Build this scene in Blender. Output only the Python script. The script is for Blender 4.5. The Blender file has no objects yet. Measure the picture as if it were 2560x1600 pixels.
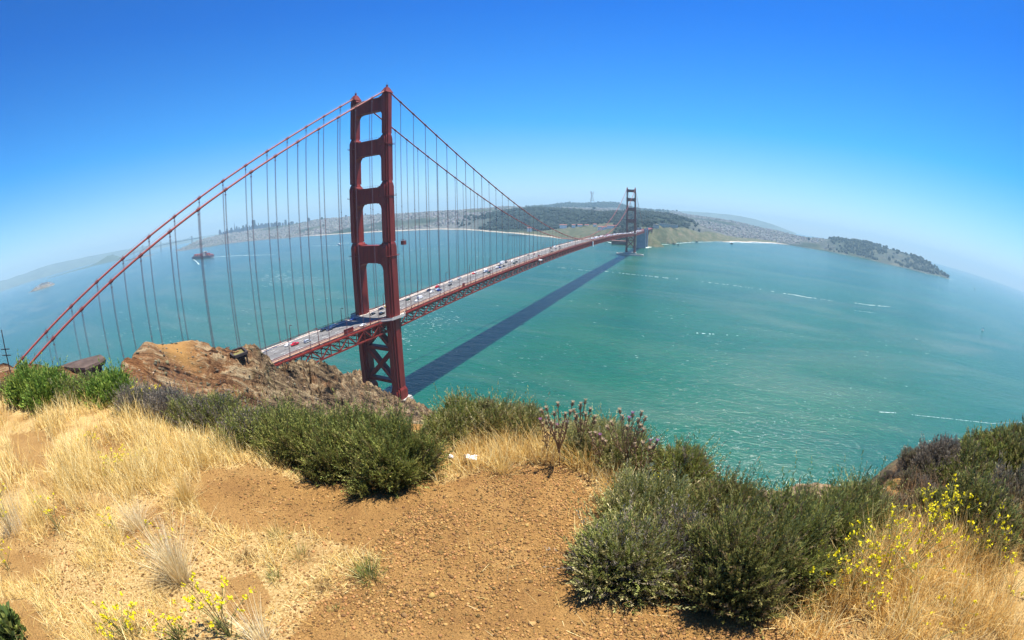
import bpy, bmesh, math, random
import numpy as np
from mathutils import Matrix, Vector
rad = math.radians
random.seed(7)
RNG = np.random.default_rng(11)
scene = bpy.context.scene

# ---------------------------------------------------------------- camera, sky, sun, exposure
# world frame: origin under the near tower at water level, +Y along the bridge (south), +X west, +Z up
CAM = np.array([194.769, -232.383, 140.316])
YAW, PITCH, ROLL = -0.44518, -0.30683, -0.01566
FPX = 1128.63                       # equisolid focal length in pixels of the 2560 wide photograph
OX, OY = -57.40, 70.47              # principal point of the cropped fisheye picture, pixels

def basis(a, b, c):
    f = np.array([math.sin(a)*math.cos(b), math.cos(a)*math.cos(b), math.sin(b)])
    r = np.array([math.cos(a), -math.sin(a), 0.0]); u = np.cross(r, f)
    return math.cos(c)*r + math.sin(c)*u, -math.sin(c)*r + math.cos(c)*u, f
CR, CU, CF = basis(YAW, PITCH, ROLL)
cd = bpy.data.cameras.new('camera')
cam = bpy.data.objects.new('camera', cd); scene.collection.objects.link(cam)
cd.type = 'PANO'; cd.panorama_type = 'FISHEYE_EQUISOLID'
cd.sensor_fit = 'HORIZONTAL'; cd.sensor_width = 36.0; cd.sensor_height = 24.0
cd.fisheye_lens = FPX*36.0/2560.0; cd.fisheye_fov = math.pi*1.5
cd.shift_x = -OX/2560.0; cd.shift_y = OY/1600.0
cd.clip_start = 0.05; cd.clip_end = 200000.0
cam.matrix_world = Matrix(((CR[0], CU[0], -CF[0], CAM[0]), (CR[1], CU[1], -CF[1], CAM[1]),
                           (CR[2], CU[2], -CF[2], CAM[2]), (0, 0, 0, 1)))
scene.camera = cam

SUN = Vector((0.19, 0.30, 1.0)).normalized()
world = bpy.data.worlds.new('World'); scene.world = world; world.use_nodes = True
wn = world.node_tree; wn.nodes.clear()
wo = wn.nodes.new('ShaderNodeOutputWorld'); bg = wn.nodes.new('ShaderNodeBackground')
sky = wn.nodes.new('ShaderNodeTexSky'); sky.sky_type = 'NISHITA'; sky.sun_disc = False
sky.sun_elevation = math.asin(SUN.z); sky.sun_rotation = math.atan2(SUN.x, SUN.y)
sky.altitude = 0; sky.air_density = 1.0; sky.dust_density = 0.15; sky.ozone_density = 3.0
# deep azure overhead, pale at the horizon: the clear sky of the photograph, by direction
tc = wn.nodes.new('ShaderNodeTexCoord'); sxyz = wn.nodes.new('ShaderNodeSeparateXYZ'); wn.links.new(tc.outputs['Generated'], sxyz.inputs[0])
tr_ = wn.nodes.new('ShaderNodeValToRGB'); e_ = tr_.color_ramp.elements
stops_ = ((0.0, (0.80, 0.93, 1.22)), (0.09, (0.56, 0.91, 1.28)), (0.20, (0.13, 0.80, 1.34)), (0.45, (0.020, 0.54, 1.28)), (1.0, (0.10, 0.45, 0.95)))
while len(e_) < len(stops_): e_.new(0.5)
for q_, (p_, c_) in zip(e_, stops_): q_.position = p_; q_.color = (*c_, 1)
mx_ = wn.nodes.new('ShaderNodeMix'); mx_.data_type = 'RGBA'; mx_.blend_type = 'MULTIPLY'; mx_.inputs[0].default_value = 1.0
wn.links.new(sxyz.outputs[2], tr_.inputs[0]); wn.links.new(sky.outputs[0], mx_.inputs[6]); wn.links.new(tr_.outputs[0], mx_.inputs[7])
wn.links.new(mx_.outputs[2], bg.inputs[0])
bg.inputs[1].default_value = 0.072
wn.links.new(bg.outputs[0], wo.inputs[0])
sl = bpy.data.lights.new('sun', 'SUN'); sl.energy = 5.0; sl.angle = rad(0.53); sl.color = (1.0, 0.94, 0.82)
so = bpy.data.objects.new('sun', sl); scene.collection.objects.link(so)
so.rotation_euler = SUN.to_track_quat('Z', 'Y').to_euler(); so.location = (0, 0, 900)
vs = scene.view_settings
vs.view_transform = 'Standard'; vs.look = 'None'; vs.exposure = 1.0; vs.gamma = 1.0; vs.use_curve_mapping = False
scene.display_settings.display_device = 'sRGB'
cy = scene.cycles
cy.max_bounces = 6; cy.diffuse_bounces = 2; cy.glossy_bounces = 2; cy.transparent_max_bounces = 16; cy.volume_bounces = 0
cy.sample_clamp_indirect = 4.0; cy.sample_clamp_direct = 0.0
cy.use_denoising = True; cy.denoiser = 'OPENIMAGEDENOISE'; cy.denoising_input_passes = 'RGB_ALBEDO_NORMAL'; cy.denoising_prefilter = 'ACCURATE'

# ---------------------------------------------------------------- helpers
def ray(px, py):
    a = px-1280-OX; b = -(py-800-OY); r = math.hypot(a, b); th = 2*math.asin(r/(2*FPX))
    return math.sin(th)*(a/r*CR+b/r*CU)+math.cos(th)*CF
def on_z(px, py, z=0.0):
    d = ray(px, py); return CAM+d*((z-CAM[2])/d[2])
def at_d(px, py, D):
    d = ray(px, py); return CAM+d*(D/math.hypot(d[0], d[1]))
def at_x(px, py, X):
    d = ray(px, py); return CAM+d*((X-CAM[0])/d[0])
EF = np.array([CF[0], CF[1]])/math.hypot(CF[0], CF[1]); ER = np.array([EF[1], -EF[0]])
def azr(p):
    q = np.asarray(p)[:2]-CAM[:2]; return math.atan2(q@ER, q@EF), math.hypot(*q)
def polar(az, r):
    return CAM[:2]+r*(math.sin(az)*ER+math.cos(az)*EF)

def link(o, parent=None, **props):
    scene.collection.objects.link(o)
    if parent is not None: o.parent = parent
    for k, v in props.items():
        if v: o[k] = v
    return o
def empty(name, loc=(0, 0, 0), rz=0.0, parent=None, **props):
    o = bpy.data.objects.new(name, None); o.empty_display_size = 0.3
    o.location = [float(c) for c in loc]; o.rotation_euler = (0, 0, rz)
    return link(o, parent, **props)

class MB:
    """collects shapes, builds ONE mesh object"""
    def __init__(s): s.v = []; s.f = []; s.m = []; s.mi = 0
    def add(s, vs, fs):
        n = len(s.v); s.v += [tuple(map(float, p)) for p in vs]
        for f in fs: s.f.append(tuple(i+n for i in f)); s.m.append(s.mi)
    def box(s, x0, x1, y0, y1, z0, z1):
        s.add([(x0, y0, z0), (x1, y0, z0), (x1, y1, z0), (x0, y1, z0), (x0, y0, z1), (x1, y0, z1), (x1, y1, z1), (x0, y1, z1)],
              [(3, 2, 1, 0), (4, 5, 6, 7), (0, 1, 5, 4), (1, 2, 6, 5), (2, 3, 7, 6), (3, 0, 4, 7)])
    def cbox(s, c, d): s.box(c[0]-d[0]/2, c[0]+d[0]/2, c[1]-d[1]/2, c[1]+d[1]/2, c[2]-d[2]/2, c[2]+d[2]/2)
    def taper(s, x0, x1, y0, y1, z0, X0, X1, Y0, Y1, z1):
        s.add([(x0, y0, z0), (x1, y0, z0), (x1, y1, z0), (x0, y1, z0), (X0, Y0, z1), (X1, Y0, z1), (X1, Y1, z1), (X0, Y1, z1)],
              [(3, 2, 1, 0), (4, 5, 6, 7), (0, 1, 5, 4), (1, 2, 6, 5), (2, 3, 7, 6), (3, 0, 4, 7)])
    def bar(s, a, b, w, h=None, up=(0, 0, 1)):
        """box beam from a to b, w wide (sideways) and h high"""
        h = h or w; a = Vector(a); b = Vector(b); d = (b-a).normalized(); u = Vector(up)
        r = d.cross(u)
        if r.length < 1e-4: r = d.cross(Vector((1, 0, 0)))
        r.normalize(); u = r.cross(d)
        c = [r*sx*w/2+u*sy*h/2 for sx, sy in ((-1, -1), (1, -1), (1, 1), (-1, 1))]
        s.add([a+k for k in c]+[b+k for k in c], [(0, 1, 2, 3), (7, 6, 5, 4), (0, 4, 5, 1), (1, 5, 6, 2), (2, 6, 7, 3), (3, 7, 4, 0)])
    def tube(s, pts, r, n=8, cap=True):
        pts = [Vector(p) for p in pts]; N = len(pts); vs = []; rr = r if hasattr(r, '__len__') else [r]*N
        for i, p in enumerate(pts):
            d = (pts[min(i+1, N-1)]-pts[max(i-1, 0)]).normalized()
            a = d.cross(Vector((0, 0, 1)))
            if a.length < 1e-3: a = d.cross(Vector((1, 0, 0)))
            a.normalize(); b = a.cross(d)
            vs += [p+(a*math.cos(t)+b*math.sin(t))*rr[i] for t in (2*math.pi*k/n for k in range(n))]
        fs = [(i*n+k, i*n+(k+1) % n, (i+1)*n+(k+1) % n, (i+1)*n+k) for i in range(N-1) for k in range(n)]
        if cap: fs += [tuple(range(n-1, -1, -1)), tuple((N-1)*n+k for k in range(n))]
        s.add(vs, fs)
    def prism(s, poly, y0, y1):
        """polygon of (x, z) pushed along y"""
        n = len(poly)
        s.add([(x, y0, z) for x, z in poly]+[(x, y1, z) for x, z in poly],
              [tuple(range(n)), tuple(range(2*n-1, n-1, -1))]+[(i, i+n, (i+1) % n+n, (i+1) % n) for i in range(n)])
    def zprism(s, poly, z0, z1):
        n = len(poly)
        s.add([(x, y, z0) for x, y in poly]+[(x, y, z1) for x, y in poly],
              [tuple(range(n-1, -1, -1)), tuple(range(n, 2*n))]+[(i, (i+1) % n, (i+1) % n+n, i+n) for i in range(n)])
    def lathe(s, c, prof, n=12):
        vs = [(c[0]+r*math.cos(2*math.pi*k/n), c[1]+r*math.sin(2*math.pi*k/n), c[2]+z) for r, z in prof for k in range(n)]
        P = len(prof)
        fs = [(i*n+k, i*n+(k+1) % n, (i+1)*n+(k+1) % n, (i+1)*n+k) for i in range(P-1) for k in range(n)]
        fs += [tuple(range(n-1, -1, -1)), tuple((P-1)*n+k for k in range(n))]
        s.add(vs, fs)
    def mesh(s, name, mats):
        me = bpy.data.meshes.new(name); me.from_pydata(s.v, [], s.f)
        for m in (mats if isinstance(mats, (list, tuple)) else [mats]): me.materials.append(m)
        if any(s.m): me.polygons.foreach_set('material_index', s.m)
        me.update(); return me
    def build(s, name, mats, parent=None, loc=None, smooth=False, **props):
        me = s.mesh(name, mats)
        if smooth: me.polygons.foreach_set('use_smooth', [True]*len(me.polygons))
        o = bpy.data.objects.new(name, me)
        if loc is not None: o.location = loc
        return link(o, parent, **props)

def np_mesh(name, V, F, mat, col=None, smooth=False):
    """mesh from arrays: V (n,3), F (m,k)"""
    me = bpy.data.meshes.new(name); V = np.ascontiguousarray(V, np.float32); F = np.ascontiguousarray(F, np.int32)
    me.vertices.add(len(V)); me.vertices.foreach_set('co', V.ravel())
    m, k = F.shape
    me.loops.add(m*k); me.loops.foreach_set('vertex_index', F.ravel())
    me.polygons.add(m); me.polygons.foreach_set('loop_start', np.arange(0, m*k, k, dtype=np.int32))
    if smooth: me.polygons.foreach_set('use_smooth', np.ones(m, bool))
    for mm in (mat if isinstance(mat, (list, tuple)) else [mat]): me.materials.append(mm)
    if col is not None:
        at = me.color_attributes.new('tint', 'FLOAT_COLOR', 'POINT')
        c = np.ones((len(V), 4), np.float32); c[:, :col.shape[1]] = col
        at.data.foreach_set('color', c.ravel())
    me.update(calc_edges=True); me.validate()
    return me
def np_obj(name, V, F, mat, col=None, smooth=False, parent=None, loc=None, **props):
    o = bpy.data.objects.new(name, np_mesh(name, V, F, mat, col, smooth))
    if loc is not None: o.location = [float(c) for c in loc]
    return link(o, parent, **props)

# value noise in numpy, for shapes
def _h(ix, iy, iz, s):
    n = (ix*374761393+iy*668265263+iz*2147483647+s*974634777) & 0xffffffff
    n = ((n ^ (n >> 13))*1274126177) & 0xffffffff
    return ((n ^ (n >> 16)) & 0xffff)/65535.0
def vnoise(P, s=0):
    P = np.asarray(P, float); i = np.floor(P).astype(np.int64); f = P-i; f = f*f*(3-2*f); o = 0
    for dx in (0, 1):
        for dy in (0, 1):
            for dz in (0, 1):
                w = (f[..., 0] if dx else 1-f[..., 0])*(f[..., 1] if dy else 1-f[..., 1])*(f[..., 2] if dz else 1-f[..., 2])
                o = o+w*_h(i[..., 0]+dx, i[..., 1]+dy, i[..., 2]+dz, s)
    return o*2-1
def fbm(P, octs=4, s=0):
    P = np.asarray(P, float); o = 0; a = 1.0
    for k in range(octs): o = o+a*vnoise(P, s+k*17); P = P*2.03+5.1; a *= 0.5
    return o

# ---------------------------------------------------------------- materials
class NT:
    def __init__(s, name):
        s.mat = bpy.data.materials.new(name); s.mat.use_nodes = True; s.t = s.mat.node_tree; s.t.nodes.clear()
        s.out = s.n('ShaderNodeOutputMaterial'); s.p = s.n('ShaderNodeBsdfPrincipled'); s.l(s.p.outputs[0], s.out.inputs[0])
    def n(s, t, **k):
        x = s.t.nodes.new(t)
        for a, b in k.items(): setattr(x, a, b)
        return x
    def l(s, a, b): s.t.links.new(a, b)
    def pos(s, scale=(1, 1, 1), rot=(0, 0, 0)):
        g = s.n('ShaderNodeNewGeometry'); m = s.n('ShaderNodeMapping')
        m.inputs['Scale'].default_value = scale; m.inputs['Rotation'].default_value = rot
        s.l(g.outputs['Position'], m.inputs['Vector']); return m.outputs[0]
    def noise(s, vec, scale, detail=4, rough=0.5, dist=0.0):
        x = s.n('ShaderNodeTexNoise'); x.inputs['Scale'].default_value = scale; x.inputs['Detail'].default_value = detail
        x.inputs['Roughness'].default_value = rough; x.inputs['Distortion'].default_value = dist
        if vec is not None: s.l(vec, x.inputs['Vector'])
        return x.outputs[0]
    def ramp(s, fac, stops, interp='LINEAR'):
        x = s.n('ShaderNodeValToRGB'); x.color_ramp.interpolation = interp; e = x.color_ramp.elements
        while len(e) < len(stops): e.new(0.5)
        for q, (p, c) in zip(e, stops):
            q.position = p; q.color = (*c, 1) if len(c) == 3 else c
        s.l(fac, x.inputs[0]); return x.outputs[0]
    def mix(s, fac, a, b, mode='MIX'):
        x = s.n('ShaderNodeMix', data_type='RGBA', blend_type=mode)
        for sock, v in ((x.inputs[0], fac), (x.inputs[6], a), (x.inputs[7], b)):
            if hasattr(v, 'is_output'): s.l(v, sock)
            elif isinstance(v, (int, float)): sock.default_value = v
            else: sock.default_value = (*v, 1)
        return x.outputs[2]
    def math(s, op, a, b=0.0, clamp=False):
        x = s.n('ShaderNodeMath', operation=op, use_clamp=clamp)
        for i, v in enumerate((a, b)):
            if hasattr(v, 'is_output'): s.l(v, x.inputs[i])
            else: x.inputs[i].default_value = v
        return x.outputs[0]
    def attr(s, name='tint'):
        x = s.n('ShaderNodeVertexColor', layer_name=name); return x.outputs[0]
    def base(s, c, rough=0.8, spec=0.3, metal=0.0):
        if hasattr(c, 'is_output'): s.l(c, s.p.inputs['Base Color'])
        else: s.p.inputs['Base Color'].default_value = (*c, 1)
        if hasattr(rough, 'is_output'): s.l(rough, s.p.inputs['Roughness'])
        else: s.p.inputs['Roughness'].default_value = rough
        s.p.inputs['Specular IOR Level'].default_value = spec; s.p.inputs['Metallic'].default_value = metal
        return s
    def bump(s, h, strength=0.5, dist=0.1):
        b = s.n('ShaderNodeBump'); b.inputs['Strength'].default_value = strength; b.inputs['Distance'].default_value = dist
        s.l(h, b.inputs['Height']); s.l(b.outputs[0], s.p.inputs['Normal']); return s
def flat(name, c, rough=0.7, spec=0.3, var=0.15, scale=0.5, metal=0.0):
    t = NT(name); n = t.noise(t.pos(), scale, 4)
    lo = [max(0, x*(1-var)) for x in c]; hi = [min(1, x*(1+var)) for x in c]
    t.base(t.ramp(n, [(0.3, lo), (0.7, hi)]), rough, spec, metal); return t.mat

M = {}
t = NT('orange_paint')
n1 = t.noise(t.pos((1, 1, 0.15)), 0.35, 5, 0.6)
t.base(t.ramp(n1, [(0.25, (0.135, 0.012, 0.010)), (0.75, (0.275, 0.029, 0.017))]), 0.55, 0.35)
M['orange'] = t.mat
M['orange_dark'] = flat('weathered_orange_paint', (0.20, 0.035, 0.028), 0.6)
M['cable'] = flat('cable_paint', (0.34, 0.062, 0.045), 0.45, 0.4)
M['rope'] = flat('suspender_rope', (0.24, 0.13, 0.14), 0.5, 0.3)
M['concrete'] = flat('concrete', (0.42, 0.40, 0.37), 0.9, 0.2, 0.2, 0.15)
M['concrete_grey'] = flat('grey_concrete', (0.22, 0.26, 0.33), 0.9, 0.2, 0.15, 0.1)
t = NT('asphalt')
t.base(t.ramp(t.noise(t.pos((1, 0.08, 1)), 0.9, 5, 0.6), [(0.3, (0.125, 0.12, 0.12)), (0.7, (0.185, 0.18, 0.178))]), 0.9, 0.2)
M['asphalt'] = t.mat
M['sidewalk'] = flat('pale_sidewalk', (0.62, 0.56, 0.50), 0.9, 0.2, 0.1)
M['white'] = flat('white_paint', (0.80, 0.80, 0.78), 0.6)
M['black'] = flat('black_rubber', (0.015, 0.015, 0.017), 0.7)
M['glass'] = flat('dark_glass', (0.02, 0.025, 0.03), 0.08, 0.6)

# ---------------------------------------------------------------- water
t = NT('sea_water')
pw = t.pos((1, 1, 1))
big = t.noise(t.pos((0.0011, 0.0032, 1), (0, 0, 0.5)), 1.0, 5, 0.55, 0.6)
mid = t.noise(t.pos((0.006, 0.02, 1), (0, 0, 0.45)), 1.0, 5, 0.6, 0.8)
col = t.mix(t.math('MULTIPLY', mid, 0.8), t.ramp(big, [(0.30, (0.003, 0.080, 0.062)), (0.46, (0.008, 0.110, 0.050)), (0.58, (0.020, 0.134, 0.063)), (0.72, (0.070, 0.170, 0.098))]),
            (0.005, 0.092, 0.068))
gx_ = t.n('ShaderNodeNewGeometry'); sx_ = t.n('ShaderNodeSeparateXYZ'); t.l(gx_.outputs['Position'], sx_.inputs[0])
mr_ = t.n('ShaderNodeMapRange'); mr_.inputs[1].default_value = 100.0; mr_.inputs[2].default_value = -1800.0; t.l(sx_.outputs[0], mr_.inputs[0])
col = t.mix(t.math('MULTIPLY', mr_.outputs[0], 0.75), col, (0.006, 0.080, 0.098))
capm = t.ramp(t.noise(t.pos((0.004, 0.009, 1), (0, 0, 0.4)), 1.0, 3), [(0.45, (0, 0, 0)), (0.68, (1, 1, 1))])
capn = t.noise(t.pos((0.085, 0.26, 1), (0, 0, 0.35)), 1.0, 3, 0.62, 0.3)
cap = t.math('GREATER_THAN', t.math('ADD', capn, t.math('MULTIPLY', capm, 0.055)), 0.775)
fleck = t.math('GREATER_THAN', t.noise(t.pos((0.25, 0.75, 1), (0, 0, 0.3)), 1.0, 2, 0.5), 0.82)
plume = t.ramp(t.noise(t.pos((0.0016, 0.0060, 1), (0, 0, 0.62)), 1.0, 6, 0.62, 1.2), [(0.47, (0, 0, 0)), (0.70, (1, 1, 1))])
col = t.mix(t.math('MULTIPLY', plume, 0.30), col, (0.185, 0.205, 0.150))
rip = t.noise(t.pos((0.09, 0.24, 1), (0, 0, 0.33)), 1.0, 5, 0.65, 0.3)
col = t.mix(1.0, col, t.ramp(rip, [(0.34, (0.70, 0.72, 0.77)), (0.66, (0.97, 0.95, 0.97))]), 'MULTIPLY')
white = t.math('MULTIPLY', cap, 0.35)
t.base(t.mix(white, col, (0.75, 0.80, 0.80)), t.math('ADD', t.math('MULTIPLY', white, 0.4), 0.17), 0.5)
t.p.inputs['IOR'].default_value = 1.33
w1 = t.noise(t.pos((0.16, 0.42, 1), (0, 0, 0.3)), 1.0, 4, 0.6, 0.3)
w2 = t.noise(t.pos((0.03, 0.075, 1), (0, 0, 0.35)), 1.0, 4, 0.55)
t.bump(t.math('ADD', w1, t.math('MULTIPLY', w2, 1.6)), 0.9, 1.3)
M['water'] = t.mat
mb = MB(); n = 160; Rw = 21000.0
mb.add([(CAM[0]+Rw*math.cos(2*math.pi*k/n), CAM[1]+Rw*math.sin(2*math.pi*k/n), 0) for k in range(n)], [tuple(range(n))])
mb.build('water', M['water'], kind='structure')

# ---------------------------------------------------------------- thin plate spline over (azimuth, ln distance)
class TPS:
    def __init__(s, pts, ka, kr, smooth=1e-3):
        P = np.array(pts, float); s.ka, s.kr = ka, kr
        s.X = np.stack([P[:, 0]*ka, np.log(P[:, 1])*kr], 1); n = len(P)
        A = np.zeros((n+3, n+3)); A[:n, :n] = s.k(s.X, s.X)+np.eye(n)*smooth
        A[:n, n] = 1; A[:n, n+1:] = s.X; A[n:, :n] = A[:n, n:].T
        s.w = np.linalg.solve(A, np.concatenate([P[:, 2], np.zeros(3)]))
    @staticmethod
    def k(a, b):
        d2 = ((a[:, None]-b[None])**2).sum(2); return np.where(d2 > 1e-12, 0.5*d2*np.log(d2+1e-12), 0)
    def __call__(s, az, r):
        q = np.stack([np.ravel(az)*s.ka, np.log(np.ravel(r))*s.kr], 1); o = np.zeros(len(q))
        for i in range(0, len(q), 20000):
            c = q[i:i+20000]; o[i:i+20000] = s.k(c, s.X)@s.w[:-3]+s.w[-3]+c@s.w[-2:]
        return o.reshape(np.shape(az))
def cpt(px, py, r, dz=0.0):
    p = at_d(px, py, r); a, _ = azr(p); return (a, r, p[2]+dz)

# ---------------------------------------------------------------- land beyond the strait
SHORE = [(330, 650), (380, 638), (446, 628), (528, 616), (589, 607), (697, 597), (800, 588.5), (913, 581.5), (1000, 577.4), (1115, 573.6),
         (1174, 575), (1220, 579), (1260, 582), (1309, 586), (1347, 590.4), (1405, 597), (1460, 601), (1538, 608), (1580, 615), (1615, 617), (1652, 610), (1690, 607.5),
         (1728, 604), (1786, 603), (1827, 605), (1868, 606), (1910, 607), (1960, 611), (2013, 619.5), (2054, 625.7), (2104, 635.6), (2154, 644.3), (2208, 658),
         (2257, 669), (2312, 682.7), (2347, 689), (2371, 695.5)]
SKYL = [(2358, 686, 4880), (2345, 671, 4950), (2319.5, 656.5, 5000), (2290, 646, 5000), (2257, 637.5, 4950), (2208, 625, 4900), (2158, 612.6, 4800),
        (2108, 607.6, 4800), (2054, 601, 4850), (2009, 594, 5100), (1972, 585, 5500), (1941, 578.5, 6000), (1910, 574, 6300), (1868, 561, 6600), (1806, 552, 6900),
        (1755, 546, 7200), (1709, 535, 7500), (1672, 525.5, 7800), (1647, 527.5, 7800), (1620, 527, 8000), (1600, 524, 8000), (1567, 516, 8100),
        (1543, 507, 8200), (1512, 504, 8300), (1491, 507.5, 8200), (1451, 509.8, 8200), (1413, 507.5, 8200), (1376, 515, 8000), (1347, 517, 7600),
        (1330, 520, 7100), (1297, 518, 7000), (1260, 516, 7000), (1231, 519, 6800), (1202, 523, 6600), (1159, 527, 6300), (1110, 530.5, 6000), (1058, 530, 5800),
        (1000, 535, 5700), (950, 537, 5900), (900, 541, 6100), (843, 546, 6300), (823, 544, 6300), (813, 548, 6400), (785, 556, 6600), (750, 561, 6800), (715, 563, 7000), (680, 565, 7000),
        (631, 576, 7100), (598, 581, 7100), (545, 593, 7100), (512, 597, 6900), (497, 595, 6600), (480, 602.5, 6600), (466, 613, 6700), (446, 621, 6900),
        (410, 629.5, 7400), (380, 635.5, 7600), (340, 646, 7900)]
FRONT = [(1180, 543, 3900), (1210, 541, 3700), (1250, 535, 3700), (1285, 529, 3700), (1312, 525.5, 3700), (1361, 524, 3700), (1405, 526, 3700), (1428, 530, 3700), (1462, 530, 3600), (1491, 533, 3500), (1535, 534.6, 3500), (1567, 531, 3400),
         (1600, 531.6, 3300), (1641, 537.8, 3300), (1682, 541, 3400), (1715, 550, 3500), (1736, 557.4, 3600), (1757, 565.7, 3700), (1777, 573, 3700),
         (1806, 583, 3700), (1837, 591.5, 3800), (1883, 596.5, 4050), (1120, 549, 3900), (1060, 553, 4000), (1000, 556, 4100),
         (1450, 566, 2750), (1500, 563, 2700), (1560, 566, 2600), (1400, 574, 2650), (1350, 577, 2800), (1440, 585, 2420), (1500, 590, 2250),
         (1621, 571, 2150), (1652, 562, 2420), (1691, 566, 2750), (1630, 598, 2030), (1668, 590, 2330), (1705, 585, 2640), (1735, 584, 2880), (1765, 592, 3020), (1800, 597, 3180),
         (1830, 601, 3350), (1880, 602, 3800), (1950, 604, 4450), (2020, 611, 4550), (2104, 622, 4560), (2208, 643, 4560), (2290, 667, 4750)]
cp = []
for px, py in SHORE:
    p = on_z(px, py); a, r = azr(p)
    cp += [(a, r, 1.0), (a, r*0.965, -9), (a, r*0.85, -30), (a, r*0.6, -50), (a, r*1.03, 5.0)]
SKYL = [(a, b+(5.5 if 400 < a < 900 else 0), c) for a, b, c in SKYL]
for s in SKYL+FRONT: cp.append(cpt(*s))
for px, py, r in SKYL[::2]:
    a, r, z = cpt(px, py, r); cp.append((a, r*1.25, max(z*0.4-30, -30))); cp.append((a, r*1.7, -60))
for a in (62.5, 65, 70): cp += [(rad(a), r, -40) for r in (3200, 4400, 5200, 7000)]
for a in (-47.5, -50, -55): cp += [(rad(a), r, -40) for r in (4500, 6500, 8000, 10500)]
far = TPS(cp, 6.0, 6.0, 2e-3)
na, nr = 760, 210
AZ, RR = np.meshgrid(np.linspace(rad(-50), rad(64), na), np.exp(np.linspace(math.log(1780), math.log(11500), nr)), indexing='ij')
ZZ = far(AZ, RR)
XY = CAM[:2]+RR[..., None]*(np.sin(AZ)[..., None]*ER+np.cos(AZ)[..., None]*EF)
def far_detail(X, Y, Z):
    P = np.stack([X/260, Y/260, 0*X], -1); n = fbm(P, 5, 3); g = 1-np.abs(fbm(P*1.7+9, 4, 8))
    return Z+np.clip(Z, 0, 60)/60*(n*5)+np.clip((Z-8)/40, 0, 1)*(g-0.75)*7
ZZ = far_detail(XY[..., 0], XY[..., 1], ZZ)
ZZ = np.maximum(ZZ, -12)
def grid_faces(a, b):
    i = np.arange(a*b).reshape(a, b); return np.stack([i[:-1, :-1], i[:-1, 1:], i[1:, 1:], i[1:, :-1]], -1).reshape(-1, 4)
def far_z(x, y):
    a, r = azr((x, y)); i = (a-rad(-50))/rad(114)*(na-1); j = (math.log(r)-math.log(1780))/(math.log(11500)-math.log(1780))*(nr-1)
    i = min(max(int(round(i)), 0), na-1); j = min(max(int(round(j)), 0), nr-1); return ZZ[i, j]
t = NT('far_land')
g = t.n('ShaderNodeNewGeometry'); sx = t.n('ShaderNodeSeparateXYZ'); t.l(g.outputs['Position'], sx.inputs[0])
sn = t.n('ShaderNodeSeparateXYZ'); t.l(g.outputs['Normal'], sn.inputs[0])
pat = t.noise(t.pos((0.012, 0.012, 0.03)), 1.0, 6, 0.65)
woods = t.ramp(pat, [(0.35, (0.010, 0.022, 0.018)), (0.62, (0.032, 0.050, 0.032))])
scrub = t.ramp(t.noise(t.pos((0.035, 0.012, 0.018)), 1.0, 6, 0.65, 0.5), [(0.3, (0.045, 0.062, 0.028)), (0.52, (0.105, 0.108, 0.055)), (0.66, (0.17, 0.14, 0.090)), (0.8, (0.24, 0.19, 0.13))])
att = t.n('ShaderNodeSeparateColor'); t.l(t.attr(), att.inputs[0])
c = t.mix(att.outputs[0], woods, scrub)
town = t.ramp(t.noise(t.pos((0.035, 0.035, 0.05)), 1.0, 3, 0.7), [(0.38, (0.045, 0.06, 0.05)), (0.5, (0.13, 0.13, 0.13)), (0.66, (0.20, 0.195, 0.19))])
c = t.mix(att.outputs[1], c, town)
sandf = t.math('MULTIPLY', t.math('LESS_THAN', sx.outputs[2], t.math('ADD', t.math('MULTIPLY', pat, 5.0), 1.2)), 1.0)
c = t.mix(t.math('MULTIPLY', sandf, att.outputs[2]), c, (0.42, 0.36, 0.28))
surf = t.math('LESS_THAN', sx.outputs[2], t.math('ADD', t.math('MULTIPLY', t.noise(t.pos((0.01, 0.01, 0.01)), 1.0, 3), 1.6), 0.0))
c = t.mix(t.math('MULTIPLY', surf, t.math('GREATER_THAN', att.outputs[2], 0.95)), c, (0.75, 0.78, 0.78))
t.base(c, 0.95, 0.1)
t.bump(pat, 1.0, 12.0)
M['far_land'] = t.mat
dg = np.degrees(AZ)
scr = np.clip((fbm(np.stack([XY[..., 0]/400, XY[..., 1]/400, 0*AZ], -1), 4, 31)+0.15)*1.6, 0, 1)*0.5
bl = ((dg > 19.5) & (dg < 37) & (RR < 2250+(dg-20)*130) & (ZZ > 0)); scr = np.where(bl, 0.92, scr)
gr = ((dg > 4) & (dg < 16) & (RR < 2760) & (RR > 2200)); scr = np.where(gr, 0.75, scr)
wood = np.clip((dg-(-4))/7, 0, 1)*np.clip((27-dg)/3, 0, 1)*np.clip((4100-RR)/400, 0, 1)
wood = np.maximum(wood, np.clip((dg-43)/4, 0, 0.55)); wood = np.maximum(wood, np.clip((RR-7000)/500, 0, 1)*np.clip((dg-3)/4, 0, 1)*np.clip((24-dg)/3, 0, 1))
scr = np.where(bl | gr, scr, scr*(1-np.clip(wood*1.3, 0, 1))); scr = np.where(dg > 43, np.clip(fbm(np.stack([XY[..., 0]/90, XY[..., 1]/90, 0*AZ], -1), 3, 33)-0.1, 0, 0.8), scr)
tn = 1-np.clip(wood*1.2, 0, 1); tn = np.where(bl | gr, 0, tn); tn *= np.clip(fbm(np.stack([XY[..., 0]/500, XY[..., 1]/500, 0*AZ+3], -1), 3, 77)*1.5+0.95, 0, 1)
shore_m = np.maximum(np.clip((dg+24)/3, 0, 1)*np.clip((11-dg)/3, 0, 1)*0.9, np.clip((dg-29)/2, 0, 1)*np.clip((39-dg)/2, 0, 1))
colr = np.stack([scr, tn, shore_m], -1).reshape(-1, 3)
np_obj('far_shore_terrain', np.concatenate([XY, ZZ[..., None]], -1).reshape(-1, 3), grid_faces(na, nr), M['far_land'], colr, True, kind='structure')

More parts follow.
